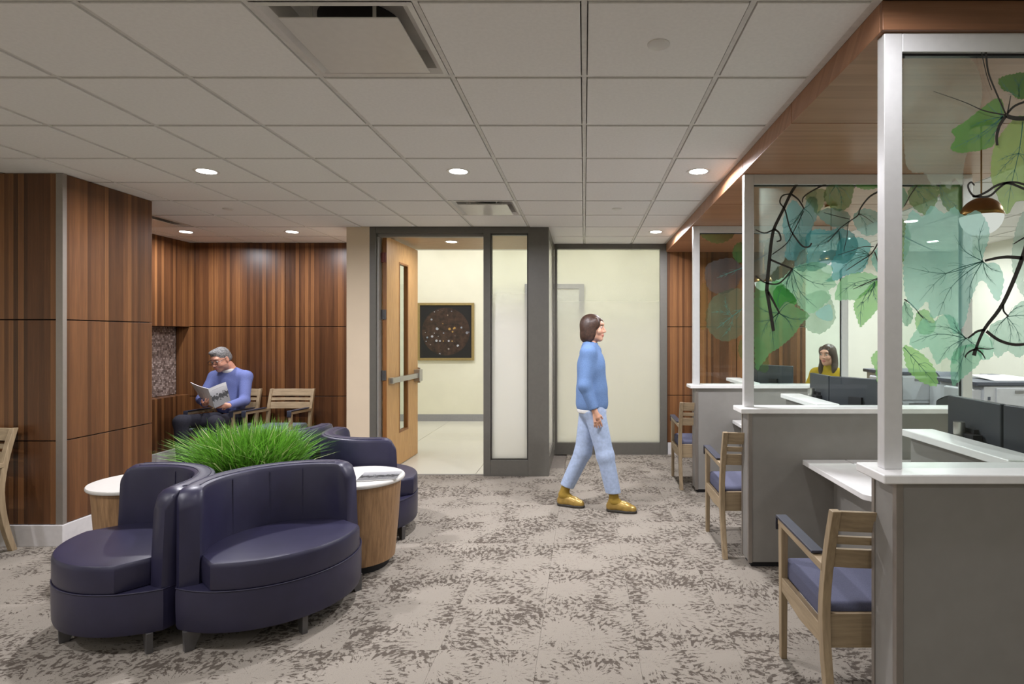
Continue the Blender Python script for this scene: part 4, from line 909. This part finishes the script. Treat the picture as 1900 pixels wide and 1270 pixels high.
# ------------------------------------------------------------------ people: smooth implicit bodies
def sdf_mesh(prims, vox, pad=.03):
    """prims: dicts with kind cap/ell/sub; returns verts, quads of the zero level (surface nets)"""
    lo = np.min([p['lo'] for p in prims if p['k'] != 'sub'], 0)-pad; hi = np.max([p['hi'] for p in prims if p['k'] != 'sub'], 0)+pad
    n = np.ceil((hi-lo)/vox).astype(int)+1; F = np.full(n, .08, np.float32)
    for p in prims:
        m = p['s']+2*vox+.004
        i0 = np.maximum(((p['lo']-m-lo)/vox).astype(int), 0); i1 = np.minimum(((p['hi']+m-lo)/vox).astype(int)+2, n)
        if np.any(i1 <= i0): continue
        ax = [lo[q]+vox*np.arange(i0[q], i1[q], dtype=np.float32) for q in range(3)]
        X, Y, Z = np.meshgrid(*ax, indexing='ij'); d = p['f'](X, Y, Z)
        for c, nn in p.get('cut', []): d = np.maximum(d, (X-c[0])*nn[0]+(Y-c[1])*nn[1]+(Z-c[2])*nn[2])
        sl = tuple(slice(i0[q], i1[q]) for q in range(3)); A = F[sl]; k = p['s']
        if p['k'] == 'sub':
            h = np.maximum(k-np.abs(A+d), 0); F[sl] = np.maximum(A, -d)+h*h/(4*k)
        else:
            h = np.maximum(k-np.abs(A-d), 0); F[sl] = np.minimum(A, d)-h*h/(4*k)
    ins = F < 0; c = ins[:-1, :-1, :-1].astype(np.int8)
    corner = [(a, b, e) for a in (0, 1) for b in (0, 1) for e in (0, 1)]
    sh = tuple(x-1 for x in n); cnt = np.zeros(sh, np.int8)
    for a, b, e in corner: cnt += ins[a:a+sh[0], b:b+sh[1], e:e+sh[2]]
    act = (cnt > 0) & (cnt < 8); idx = np.full(sh, -1, np.int64); ii = np.argwhere(act); idx[act] = np.arange(len(ii))
    acc = np.zeros((len(ii), 3)); num = np.zeros(len(ii))
    for a in corner:
        for q in range(3):
            if a[q]: continue
            b = list(a); b[q] = 1
            fa = F[ii[:,0]+a[0], ii[:,1]+a[1], ii[:,2]+a[2]]; fb = F[ii[:,0]+b[0], ii[:,1]+b[1], ii[:,2]+b[2]]
            cr = (fa < 0) != (fb < 0); tt = np.where(cr, fa/np.where(cr, fa-fb, 1), 0)
            pos = np.tile(np.array(a, float), (len(ii), 1)); pos[:, q] += tt
            acc += pos*cr[:, None]; num += cr
    V = lo+vox*(ii+acc/num[:, None]); faces = []
    for q in range(3):
        r, s = (q+1) % 3, (q+2) % 3
        a = [slice(None)]*3; b = [slice(None)]*3; a[q] = slice(0, -1); b[q] = slice(1, None)
        e = np.argwhere(ins[tuple(a)] != ins[tuple(b)]); e = e[(e[:, r] > 0) & (e[:, s] > 0) & (e[:, r] < sh[r]) & (e[:, s] < sh[s])]
        o = np.zeros((4, 3), int); o[1, r] = -1; o[2, r] = -1; o[2, s] = -1; o[3, s] = -1
        f = np.stack([idx[tuple((e+o[k]).T)] for k in range(4)], 1)
        flip = ~ins[tuple(e.T)]; f[flip] = f[flip][:, ::-1]; faces.append(f)
    return V, np.concatenate(faces)
def cap(a, b, ra, rb, s=.02, cut=()):
    a, b = np.array(a, float), np.array(b, float); ab = b-a; L2 = max(ab@ab, 1e-9)
    def f(X, Y, Z):
        px, py, pz = X-a[0], Y-a[1], Z-a[2]; t = np.clip((px*ab[0]+py*ab[1]+pz*ab[2])/L2, 0, 1)
        return np.sqrt((px-t*ab[0])**2+(py-t*ab[1])**2+(pz-t*ab[2])**2)-(ra+(rb-ra)*t)
    r = max(ra, rb); return dict(k='cap', f=f, lo=np.minimum(a, b)-r, hi=np.maximum(a, b)+r, s=s, cut=list(cut))
def ell(c, r, s=.02, R=None, k='ell', cut=()):
    c, r = np.array(c, float), np.array(r, float); R = np.eye(3) if R is None else np.array(R)
    def f(X, Y, Z):
        p = (X-c[0], Y-c[1], Z-c[2]); q = [R[0, j]*p[0]+R[1, j]*p[1]+R[2, j]*p[2] for j in range(3)]
        k0 = np.sqrt(sum((q[j]/r[j])**2 for j in range(3))); k1 = np.sqrt(sum((q[j]/r[j]**2)**2 for j in range(3)))
        return k0*(k0-1)/np.maximum(k1, 1e-6)
    e = np.sqrt((R**2)@(r**2)); return dict(k=k, f=f, lo=c-e, hi=c+e, s=s, cut=list(cut))
def figure(name, prims, mat, parent, vox=.006, tint=None, smooth_it=2):
    V, Fc = sdf_mesh(prims, vox); off = np.array(wloc(parent)) if parent else np.zeros(3)
    me = bpy.data.meshes.new(name); me.from_pydata((V-off).tolist(), [], Fc.tolist()); me.materials.append(mat); me.shade_smooth()
    bm = bmesh.new(); bm.from_mesh(me); bmesh.ops.recalc_face_normals(bm, faces=bm.faces)
    for _ in range(smooth_it): bmesh.ops.smooth_vert(bm, verts=bm.verts, factor=.4, use_axis_x=True, use_axis_y=True, use_axis_z=True)
    bm.to_mesh(me); bm.free()
    if tint is not None:
        ca = me.color_attributes.new('tint', 'FLOAT_COLOR', 'POINT'); ca.data.foreach_set('color', tint(V).astype(np.float32).ravel())
    o = bpy.data.objects.new(name, me); COL.objects.link(o)
    if parent: o.parent = parent
    return o
M['skin'] = vcol('skin', .5, .05, 500, Subsurface_Weight=.08, Subsurface_Radius=(.012, .005, .003))
class Head:
    """head frame: x = the person's right... local (side, forward, up) -> world"""
    def __init__(s, c, fwd, pitch, scale=1.0, roll=0.0):
        f = Vector(fwd).normalized(); side = f.cross(Vector((0, 0, 1))).normalized(); up = Vector((0, 0, 1))
        q = Matrix.Rotation(pitch, 3, side); f2 = q @ f; u2 = q @ up
        q = Matrix.Rotation(roll, 3, f2); side = q @ side; u2 = q @ u2
        s.R = np.array([list(side), list(f2), list(u2)]).T; s.c = np.array(c, float); s.k = scale
    def w(s, p): return s.c+s.R@(np.array(p, float)*s.k)
    def loc(s, V): return ((V-s.c)@s.R)/s.k
    def E(s, c, r, sm=.012, k='ell', cut=()): return ell(s.w(c), np.array(r)*s.k, sm, s.R, k, cut)
    def C(s, a, b, ra, rb, sm=.012): return cap(s.w(a), s.w(b), ra*s.k, rb*s.k, sm)
    def prims(s, jaw=1.0):
        P = [s.E((0, -.018, .035), (.073, .094, .082), .02), s.E((0, .020, -.035), (.061*jaw, .068, .080), .03), s.E((0, .060, -.095), (.028*jaw, .026, .022), .03),
             s.E((0, .070, .036), (.050, .022, .020), .02), s.C((0, .086, .012), (0, .106, -.026), .007, .0105, .010), s.C((-.012, .092, -.030), (.012, .092, -.030), .008, .008, .01),
             s.E((0, .084, -.058), (.022, .012, .007), .008), s.E((0, .082, -.069), (.019, .012, .008), .008)]
        for q in (-1, 1):
            P += [s.E((q*.036, .060, -.025), (.024, .024, .026), .02), s.E((q*.074, -.012, -.008), (.009, .020, .031), .008), s.E((q*.046, -.005, -.075), (.018*jaw, .035, .030), .03)]
            P.append(s.E((q*.030, .098, .010), (.016, .016, .010), .012, 'sub'))
        return P
    def tint(s, skin, lip, brow, beard=None):
        def f(V):
            L = s.loc(V); c = np.tile(np.array(lin(skin)), (len(V), 1))
            def paint(mask, col, a=1.0): c[mask, :3] = c[mask, :3]*(1-a)+np.array(lin(col)[:3])*a
            paint((np.abs(L[:, 0]) < .05) & (np.abs(L[:, 2]+.03) < .04) & (L[:, 1] > .05) & (np.abs(L[:, 0]) > .02), (208, 140, 120), .25)
            if beard: paint((L[:, 2] < -.045) & (L[:, 2] > -.13) & (L[:, 1] > -.005) & (np.linalg.norm((L-np.array((0, .088, -.063)))/np.array((.02, .03, .011)), axis=1) > 1), beard, .55)
            paint(np.linalg.norm((L-np.array((0, .090, -.063)))/np.array((.024, .03, .013)), axis=1) < 1, lip, .8)
            for q in (-1, 1): paint(np.linalg.norm((L-np.array((q*.031, .085, .029)))/np.array((.021, .03, .0055)), axis=1) < 1, brow, .85)
            return c
        return f
    def eyes(s, parent, iris=(70, 60, 50)):
        for q in (-1, 1):
            mb = MB(); mb.lathe([(0, -.0115), (.006, -.0098), (.010, -.0055), (.0115, 0), (.010, .0055), (.0062, .0096), (.0055, .0102), (.0, .0115)], 14)
            mb.m = [0]*len(mb.m)
            for fi, f in enumerate(mb.f):
                if min(mb.v[i][2] for i in f) > .0094: mb.m[fi] = 1
            mb.v = [tuple(s.w((q*.030+x*.92, .0755+z*.92, .008+y*.92))) for x, y, z in mb.v]
            mb.build('eye', [plain('eye_white', (196, 188, 180), .3), plain('eye_iris', iris, .2)], parent, smooth=True)
def hand(wrist, d, palm_n, right, curl=.5, k=1.0, spread=.16):
    """palm and five separate fingers; d = pointing direction, palm_n = direction the palm faces"""
    w = np.array(wrist, float); d = np.array(d, float); d /= np.linalg.norm(d); n = np.array(palm_n, float); n -= d*(n@d); n /= np.linalg.norm(n)
    s = np.cross(d, n)*(1 if right else -1)          # towards the thumb
    P = [cap(w-d*.01*k, w+d*.045*k+s*.012*k, .021*k, .022*k, .012), cap(w+d*.02*k-s*.012*k, w+d*.078*k-s*.022*k, .017*k, .013*k, .012), cap(w+d*.02*k+s*.010*k, w+d*.082*k+s*.022*k, .018*k, .013*k, .012)]
    for off, L in ((.027, .072), (.009, .080), (-.009, .075), (-.026, .058)):
        b = w+d*.082*k+s*off*k; dd = d+s*off*spread/.03; dd /= np.linalg.norm(dd)
        a1 = curl*.6; v1 = dd*math.cos(a1)+n*math.sin(a1); a2 = curl*1.5; v2 = dd*math.cos(a2)+n*math.sin(a2); a3 = curl*2.1; v3 = dd*math.cos(a3)+n*math.sin(a3)
        m1 = b+v1*L*.46*k; m2 = m1+v2*L*.31*k; m3 = m2+v3*L*.23*k
        P += [cap(b, m1, .0088*k, .0082*k, .005), cap(m1, m2, .0082*k, .0076*k, .004), cap(m2, m3, .0076*k, .0066*k, .004)]
    b = w+d*.022*k+s*.020*k; t1 = b+(d*.62+s*.62+n*.35)*.040*k; t2 = t1+(d*.85+s*.25+n*.45)*.030*k
    P += [cap(b, t1, .013*k, .0105*k, .010), cap(t1, t2, .0100*k, .008*k, .005)]
    return P
def shoe(parent, heel, toe, mat, sole, side=0.0, k=1.0):
    h_, t_ = np.array(heel, float), np.array(toe, float); d = (t_-h_); L = np.linalg.norm(d); d /= L; up = np.array((0, 0, 1.0))
    z0 = h_[2]; base = [h_+d*.03, h_+d*L*.68, t_-d*.035]
    flo = [((0, 0, z0+.012), (0, 0, -1))]
    P = [cap(base[0]+up*.042, base[1]+up*.040, .037, .042, .02, flo), cap(base[1]+up*.036, base[2]+up*.032, .042, .034, .02, flo), cap(base[0]+up*.05+d*.01, base[0]+up*.092+d*.015, .040, .037, .03), cap(base[0]+up*.08+d*.03, base[1]-d*.03+up*.06, .034, .032, .03)]
    u = figure('shoe', P, mat, parent, .005)
    S_ = [cap(base[0]+up*.012, base[1]+up*.012, .041, .046, .01, [((0, 0, z0+.022), (0, 0, 1)), ((0, 0, z0), (0, 0, -1))]), cap(base[1]+up*.012, base[2]+up*.012, .046, .038, .01, [((0, 0, z0+.022), (0, 0, 1)), ((0, 0, z0), (0, 0, -1))])]
    figure('sole', S_, sole, u, .005, smooth_it=1)
    sd = np.cross(d, up); mb = MB()
    for q in range(4):
        c = base[0]+d*(.060+.024*q)+up*(.104-.0085*q)
        mb.tube([c-sd*.030-up*.012, c-sd*.015+up*.001, c+up*.004, c+sd*.015+up*.001, c+sd*.030-up*.012], .0042, 6)
    mb.build('laces', M['paper'] if 'lace' not in M else M['lace'], u, smooth=True)
    return u

# ---- walking woman
M['lace'] = plain('ochre_laces', (112, 76, 34), .7); M['gold_shoe'] = plain('golden_leather', (170, 140, 74), .3, .4, var=.12, scale=20); M['sole_dark'] = plain('dark_rubber', (48, 44, 38), .7)
M['sock'] = plain('ochre_sock', (150, 122, 46), .9); M['knit_blue'] = plain('blue_knit', (106, 133, 176), .9, var=.08, scale=120, bump=.35, bscale=260, Specular_IOR_Level=.15)
M['denim_light'] = plain('light_denim', (168, 184, 212), .9, var=.08, scale=40, bump=.2, bscale=500, Specular_IOR_Level=.15); M['tee_white'] = plain('white_cotton', (226, 226, 224), .9)
M['hair_brown'] = plain('dark_brown_hair', (62, 42, 32), .45, var=.3, scale=60, bump=.5, bscale=90)
wk = thing('person', 'woman in blue sweater and light jeans walking past the frosted glass', 'person', (.07, 5.16, 0))
H = Head((.085, 5.15, 1.612), (1, -.28, 0), -.05)
nb = (.05, 5.16, 1.44)
shN, shF = (.035, 5.00, 1.395), (.085, 5.33, 1.395)
elN, wrN = (.005, 4.955, 1.115), (.095, 4.95, .885)
elF, wrF = (.03, 5.375, 1.125), (.13, 5.36, .90)
hipN, knN, anN = (.085, 5.08, .90), (.185, 5.07, .49), (.262, 5.075, .10)
hipF, knF, anF = (.055, 5.24, .90), (-.01, 5.24, .49), (-.185, 5.245, .115)
B = H.prims(.92)+[H.C((0, -.022, -.06), (0, -.035, -.12), .047, .047), cap(H.w((0, -.03, -.11)), nb, .048, .058, .03), ell((.065, 5.16, 1.24), (.095, .155, .21), .05), ell((.068, 5.16, .95), (.10, .145, .12), .05),
     cap(nb, shN, .05, .045, .04), cap(nb, shF, .05, .045, .04), cap(shN, elN, .044, .036), cap(elN, wrN, .034, .024), cap(shF, elF, .044, .036), cap(elF, wrF, .034, .024),
     cap(hipN, knN, .072, .048, .03), cap(knN, anN, .048, .032), cap(hipF, knF, .072, .048, .03), cap(knF, anF, .048, .032),
     cap(anN, (.38, 5.04, .035), .030, .016), cap(anF, (-.09, 5.225, .035), .030, .016)]
B += hand(wrN, (.22, -.02, -1), (-.1, 1, 0), True, .45, .95)+hand(wrF, (.3, .02, -1), (-.1, -1, 0), False, .45, .95)
figure('body', B, M['skin'], wk, .005, H.tint((214, 164, 138), (180, 96, 88), (52, 36, 28)), 1)
H.eyes(wk)
hr = [H.E((0, -.026, .036), (.083, .103, .090), .02), H.E((0, -.048, -.03), (.082, .075, .105), .03), H.E((0, -.052, -.085), (.075, .062, .055), .03)]
for q in (-1, 1): hr += [H.E((q*.073, -.008, -.035), (.017, .050, .088), .02), H.E((q*.062, .036, .040), (.020, .038, .050), .02)]
hr += [H.E((0, .105, -.035), (.066, .086, .085), .012, 'sub'), H.E((0, .075, -.12), (.068, .075, .06), .012, 'sub')]
figure('hair', hr, M['hair_brown'], wk, .005)
sw = [ell((.062, 5.16, 1.26), (.128, .188, .19), .05), ell((.068, 5.16, 1.05), (.142, .180, .20), .06, cut=[((0, 0, .895), (0, 0, -1))]), ell((.07, 5.16, .93), (.140, .176, .12), .05, cut=[((0, 0, .885), (0, 0, -1))]),
      cap(nb, shN, .060, .066, .05), cap(nb, shF, .060, .066, .05), cap((.05, 5.16, 1.43), (.055, 5.16, 1.462), .066, .060, .02),
      cap(shN, elN, .068, .056, .035), cap(elN, (.083, 4.951, .915), .055, .042, .03, [((.083, 4.951, .915), (.37, 0, -.93))]), cap(shF, elF, .068, .056, .035), cap(elF, (.12, 5.36, .93), .055, .042, .03, [((.12, 5.36, .93), (.37, 0, -.93))])]
sw.append(ell(H.w((0, -.02, -.12)), (.052, .052, .05), .01, k='sub'))
figure('sweater', sw, M['knit_blue'], wk, .006)
tee = [ell((.07, 5.16, .93), (.139, .175, .20), .02, cut=[((0, 0, .862), (0, 0, -1)), ((0, 0, .90), (0, 0, 1))])]
figure('shirt_hem', tee, M['tee_white'], wk, .006)
jn = [ell((.07, 5.16, .90), (.128, .165, .12), .05, cut=[((0, 0, .872), (0, 0, 1))]), cap(hipN, knN, .096, .076, .035), cap(knN, (.255, 5.075, .165), .076, .066, .03, [((.255, 5.075, .165), (0, 0, -1))]),
      cap(hipF, knF, .096, .076, .035), cap(knF, (-.158, 5.245, .175), .076, .064, .03, [((-.158, 5.245, .178), (-.35, 0, -.94))])]
figure('jeans', jn, M['denim_light'], wk, .006)
for a, b in (((.262, 5.075, .09), (.255, 5.075, .19)), ((-.188, 5.247, .10), (-.160, 5.245, .19))): figure('sock', [cap(a, b, .044, .041), cap(a, (a[0]+.06, a[1]-.02, a[2]-.02), .042, .03)], M['sock'], wk, .006)
shoe(wk, (.205, 5.095, 0.001), (.455, 5.015, 0.001), M['gold_shoe'], M['sole_dark'])
shoe(wk, (-.235, 5.27, 0.001), (.0, 5.175, 0.001), M['gold_shoe'], M['sole_dark'])

# ---- reading man
M['knit_periwinkle'] = plain('periwinkle_knit', (110, 121, 174), .9, var=.10, scale=150, bump=.3, bscale=300, Specular_IOR_Level=.15); M['charcoal'] = plain('charcoal_trousers', (50, 50, 58), .9, var=.1, scale=60, Specular_IOR_Level=.15)
M['hair_grey'] = plain('short_grey_hair', (112, 111, 110), .7, var=.5, scale=70, bump=.9, bscale=110)
mn = thing('person', 'man in blue sweater and dark trousers reading a magazine in the alcove', 'person', (-4.29, 7.0, 0))
H = Head((-4.335, 6.89, 1.262), (-.20, -.98, 0), -.42, 1.15, .05)
nb = (-4.295, 7.03, 1.10); shR, shL = (-4.475, 7.01, 1.045), (-4.105, 7.02, 1.045)
elR, wrR = (-4.535, 6.86, .79), (-4.345, 6.62, .762); elL, wrL = (-4.055, 6.90, .768), (-4.035, 6.56, .752)
hpR, hpL = (-4.37, 7.03, .53), (-4.21, 7.03, .53); knR, knL = (-4.485, 6.43, .585), (-4.12, 6.45, .575); anR, anL = (-4.47, 6.45, .10), (-4.13, 6.47, .10)
B = H.prims(1.08)+[H.C((0, -.03, -.06), (0, -.055, -.12), .058, .058), cap(H.w((0, -.045, -.10)), nb, .058, .068, .03), ell((-4.29, 7.04, .93), (.165, .105, .19), .05), ell((-4.29, 7.03, .66), (.150, .115, .17), .05), ell((-4.29, 7.03, .54), (.165, .13, .09), .05),
     cap(nb, shR, .06, .055, .04), cap(nb, shL, .06, .055, .04), cap(shR, elR, .052, .043), cap(elR, wrR, .040, .028), cap(shL, elL, .052, .043), cap(elL, wrL, .040, .028),
     cap(hpR, knR, .078, .055, .03), cap(knR, anR, .052, .036), cap(hpL, knL, .078, .055, .03), cap(knL, anL, .052, .036), cap(anR, (-4.49, 6.30, .05), .035, .03), cap(anL, (-4.14, 6.32, .05), .035, .03)]
B += hand(wrR, (.62, -.55, .12), (.1, .25, .95), True, .55, 1.05)+hand(wrL, (-.96, -.14, .06), (-.12, .98, .1), True, .22, 1.05)
figure('body', B, M['skin'], mn, .005, H.tint((214, 158, 134), (176, 104, 94), (92, 80, 70), (120, 100, 90)), 1)
H.eyes(mn)
hr = [H.E((0, -.022, .042), (.0765, .096, .081), .015), H.E((0, -.05, .0), (.0765, .073, .07), .02), H.E((.012, .040, .098), (.040, .040, .022), .03), H.E((0, .13, -.01), (.105, .092, .088), .012, 'sub'), H.E((0, .0, -.12), (.12, .13, .095), .012, 'sub')]
figure('hair', hr, M['hair_grey'], mn, .005, None, 1)
mb = MB()
for q in (-1, 1):
    ring = [H.w((q*.031+.025*math.copysign(abs(math.cos(a))**.6, math.cos(a)), .104-.06*abs(q*.031+.025*math.cos(a))*.5, .006+.017*math.copysign(abs(math.sin(a))**.6, math.sin(a)))) for a in np.linspace(0, 2*PI, 21)]
    mb.tube(ring, .0026, 6); mb.tube([H.w((q*.056, .100, .012)), H.w((q*.074, .07, .014)), H.w((q*.080, -.01, .012)), H.w((q*.079, -.03, -.005))], .0026, 6)
mb.tube([H.w((-.008, .106, .010)), H.w((0, .108, .013)), H.w((.008, .106, .010))], .0026, 6)
mb.build('glasses', plain('dark_glasses_frame', (34, 28, 28), .3), mn, smooth=True)
sw = [ell((-4.29, 7.04, .95), (.188, .125, .18), .06), ell((-4.29, 7.02, .74), (.172, .135, .20), .06, cut=[((0, 0, .575), (0, 0, -1))]), cap(nb, shR, .068, .070, .05), cap(nb, shL, .068, .070, .05),
      cap(shR, elR, .071, .058, .035), cap(elR, wrR, .057, .040, .03, [(wrR, tuple((np.array(wrR)-np.array(elR))/np.linalg.norm(np.array(wrR)-np.array(elR))))]), cap(shL, elL, .071, .058, .035), cap(elL, wrL, .057, .040, .03, [(wrL, tuple((np.array(wrL)-np.array(elL))/np.linalg.norm(np.array(wrL)-np.array(elL))))])]
sw.append(ell(np.array(nb)+np.array((-.012, -.03, .05)), (.070, .075, .055), .012, k='sub'))
figure('sweater', sw, M['knit_periwinkle'], mn, .006)
figure('shirt_collar', [ell(np.array(nb)+np.array((-.004, -.020, .024)), (.082, .084, .050), .01, cut=[(np.array(nb)+np.array((0, 0, .045)), (.1, .35, .93))])], M['tee_white'], mn, .006)
tr = [ell((-4.29, 7.03, .55), (.178, .145, .095), .05), cap(hpR, knR, .094, .074, .04), cap(knR, (-4.472, 6.45, .12), .074, .062, .03, [((0, 0, .09), (0, 0, -1))]), cap(hpL, knL, .094, .074, .04), cap(knL, (-4.13, 6.47, .12), .074, .062, .03, [((0, 0, .09), (0, 0, -1))])]
figure('trousers', tr, M['charcoal'], mn, .007)
M['lace'] = M['black']
shoe(mn, (-4.465, 6.51, .001), (-4.50, 6.24, .001), M['black'], M['sole_dark']); shoe(mn, (-4.128, 6.53, .001), (-4.15, 6.26, .001), M['black'], M['sole_dark'])

# ---- seated staff woman
M['mustard'] = plain('mustard_knit', (176, 146, 34), .9, var=.1, scale=120, bump=.3, bscale=260, Specular_IOR_Level=.15)
sfw = thing('person', 'woman with long brown hair and mustard sweater seated behind the counter monitors', 'person', (2.88, 6.6, 0))
H = Head((2.775, 6.60, 1.325), (-.77, -.64, 0), -.06, 1.0)
nb = (2.83, 6.64, 1.165); sR, sL = (2.71, 6.76, 1.10), (2.875, 6.555, 1.10)      # right and left shoulder
eR, wR = (2.60, 6.80, .84), (2.42, 6.62, .78); eL, wL = (2.76, 6.40, .84), (2.60, 6.36, .78)
q = 0
B = H.prims(.93)+[H.C((0, -.022, -.06), (0, -.035, -.12), .046, .046), cap(H.w((0, -.03, -.1)), nb, .047, .055, .03), ell((2.83, 6.66, .95), (.10, .12, .20), .05), ell((2.87, 6.66, .60), (.16, .16, .16), .05),
     cap(nb, sR, .05, .045, .04), cap(nb, sL, .05, .045, .04), cap(sR, eR, .044, .036), cap(eR, wR, .034, .024), cap(sL, eL, .044, .036), cap(eL, wL, .034, .024),
     cap((2.80, 6.74, .52), (2.40, 6.62, .56), .075, .052), cap((2.40, 6.62, .56), (2.44, 6.62, .10), .05, .034), cap((2.86, 6.58, .52), (2.44, 6.42, .56), .075, .052), cap((2.44, 6.42, .56), (2.47, 6.42, .10), .05, .034), cap((2.44, 6.62, .1), (2.30, 6.58, .04), .034, .03), cap((2.47, 6.42, .1), (2.33, 6.38, .04), .034, .03)]
B += hand(wR, (-.9, -.25, -.02), (0, 0, -1), True, .3, .93)+hand(wL, (-.95, .0, -.02), (0, 0, -1), False, .3, .93)
figure('body', B, M['skin'], sfw, .006, H.tint((214, 160, 136), (176, 84, 84), (58, 40, 32)), 1)
H.eyes(sfw)
hr = [H.E((0, -.026, .036), (.083, .103, .090), .02), H.E((0, -.05, -.05), (.088, .070, .12), .03), H.E((0, -.062, -.14), (.085, .055, .10), .04)]
for q in (-1, 1): hr += [H.E((q*.076, -.015, -.07), (.020, .046, .115), .03), H.E((q*.080, .004, -.17), (.026, .040, .065), .03), H.E((q*.058, .030, .045), (.022, .038, .052), .02)]
hr += [H.E((0, .10, -.03), (.058, .075, .092), .012, 'sub'), H.E((0, .075, -.13), (.052, .075, .07), .012, 'sub')]
figure('hair', hr, M['hair_brown'], sfw, .006)
sw = [ell((2.825, 6.66, .98), (.125, .150, .17), .06), ell((2.84, 6.66, .78), (.13, .15, .22), .06, cut=[((0, 0, .58), (0, 0, -1))]), cap(nb, sR, .058, .064, .05), cap(nb, sL, .058, .064, .05), cap(H.w((0, -.03, -.15)), H.w((0, -.03, -.115)), .060, .056, .02),
      cap(sR, eR, .066, .054, .035), cap(eR, wR, .052, .038, .03, [(wR, (-.7, -.7, -.1))]), cap(sL, eL, .066, .054, .035), cap(eL, wL, .052, .038, .03, [(wL, (-1, -.1, -.1))])]
figure('sweater', sw, M['mustard'], sfw, .006)
tr = [ell((2.86, 6.66, .56), (.17, .165, .09), .05), cap((2.80, 6.74, .52), (2.40, 6.62, .56), .092, .068, .04), cap((2.40, 6.62, .56), (2.44, 6.62, .13), .068, .055), cap((2.86, 6.58, .52), (2.44, 6.42, .56), .092, .068, .04), cap((2.44, 6.42, .56), (2.47, 6.42, .13), .068, .055)]
figure('trousers', tr, M['charcoal'], sfw, .008)
shoe(sfw, (2.50, 6.63, .001), (2.26, 6.57, .001), M['black'], M['sole_dark']); shoe(sfw, (2.53, 6.43, .001), (2.29, 6.37, .001), M['black'], M['sole_dark'])
office_chair(2.87, 6.66, math.radians(122), .95, 'dark office chair hidden under the woman in mustard')
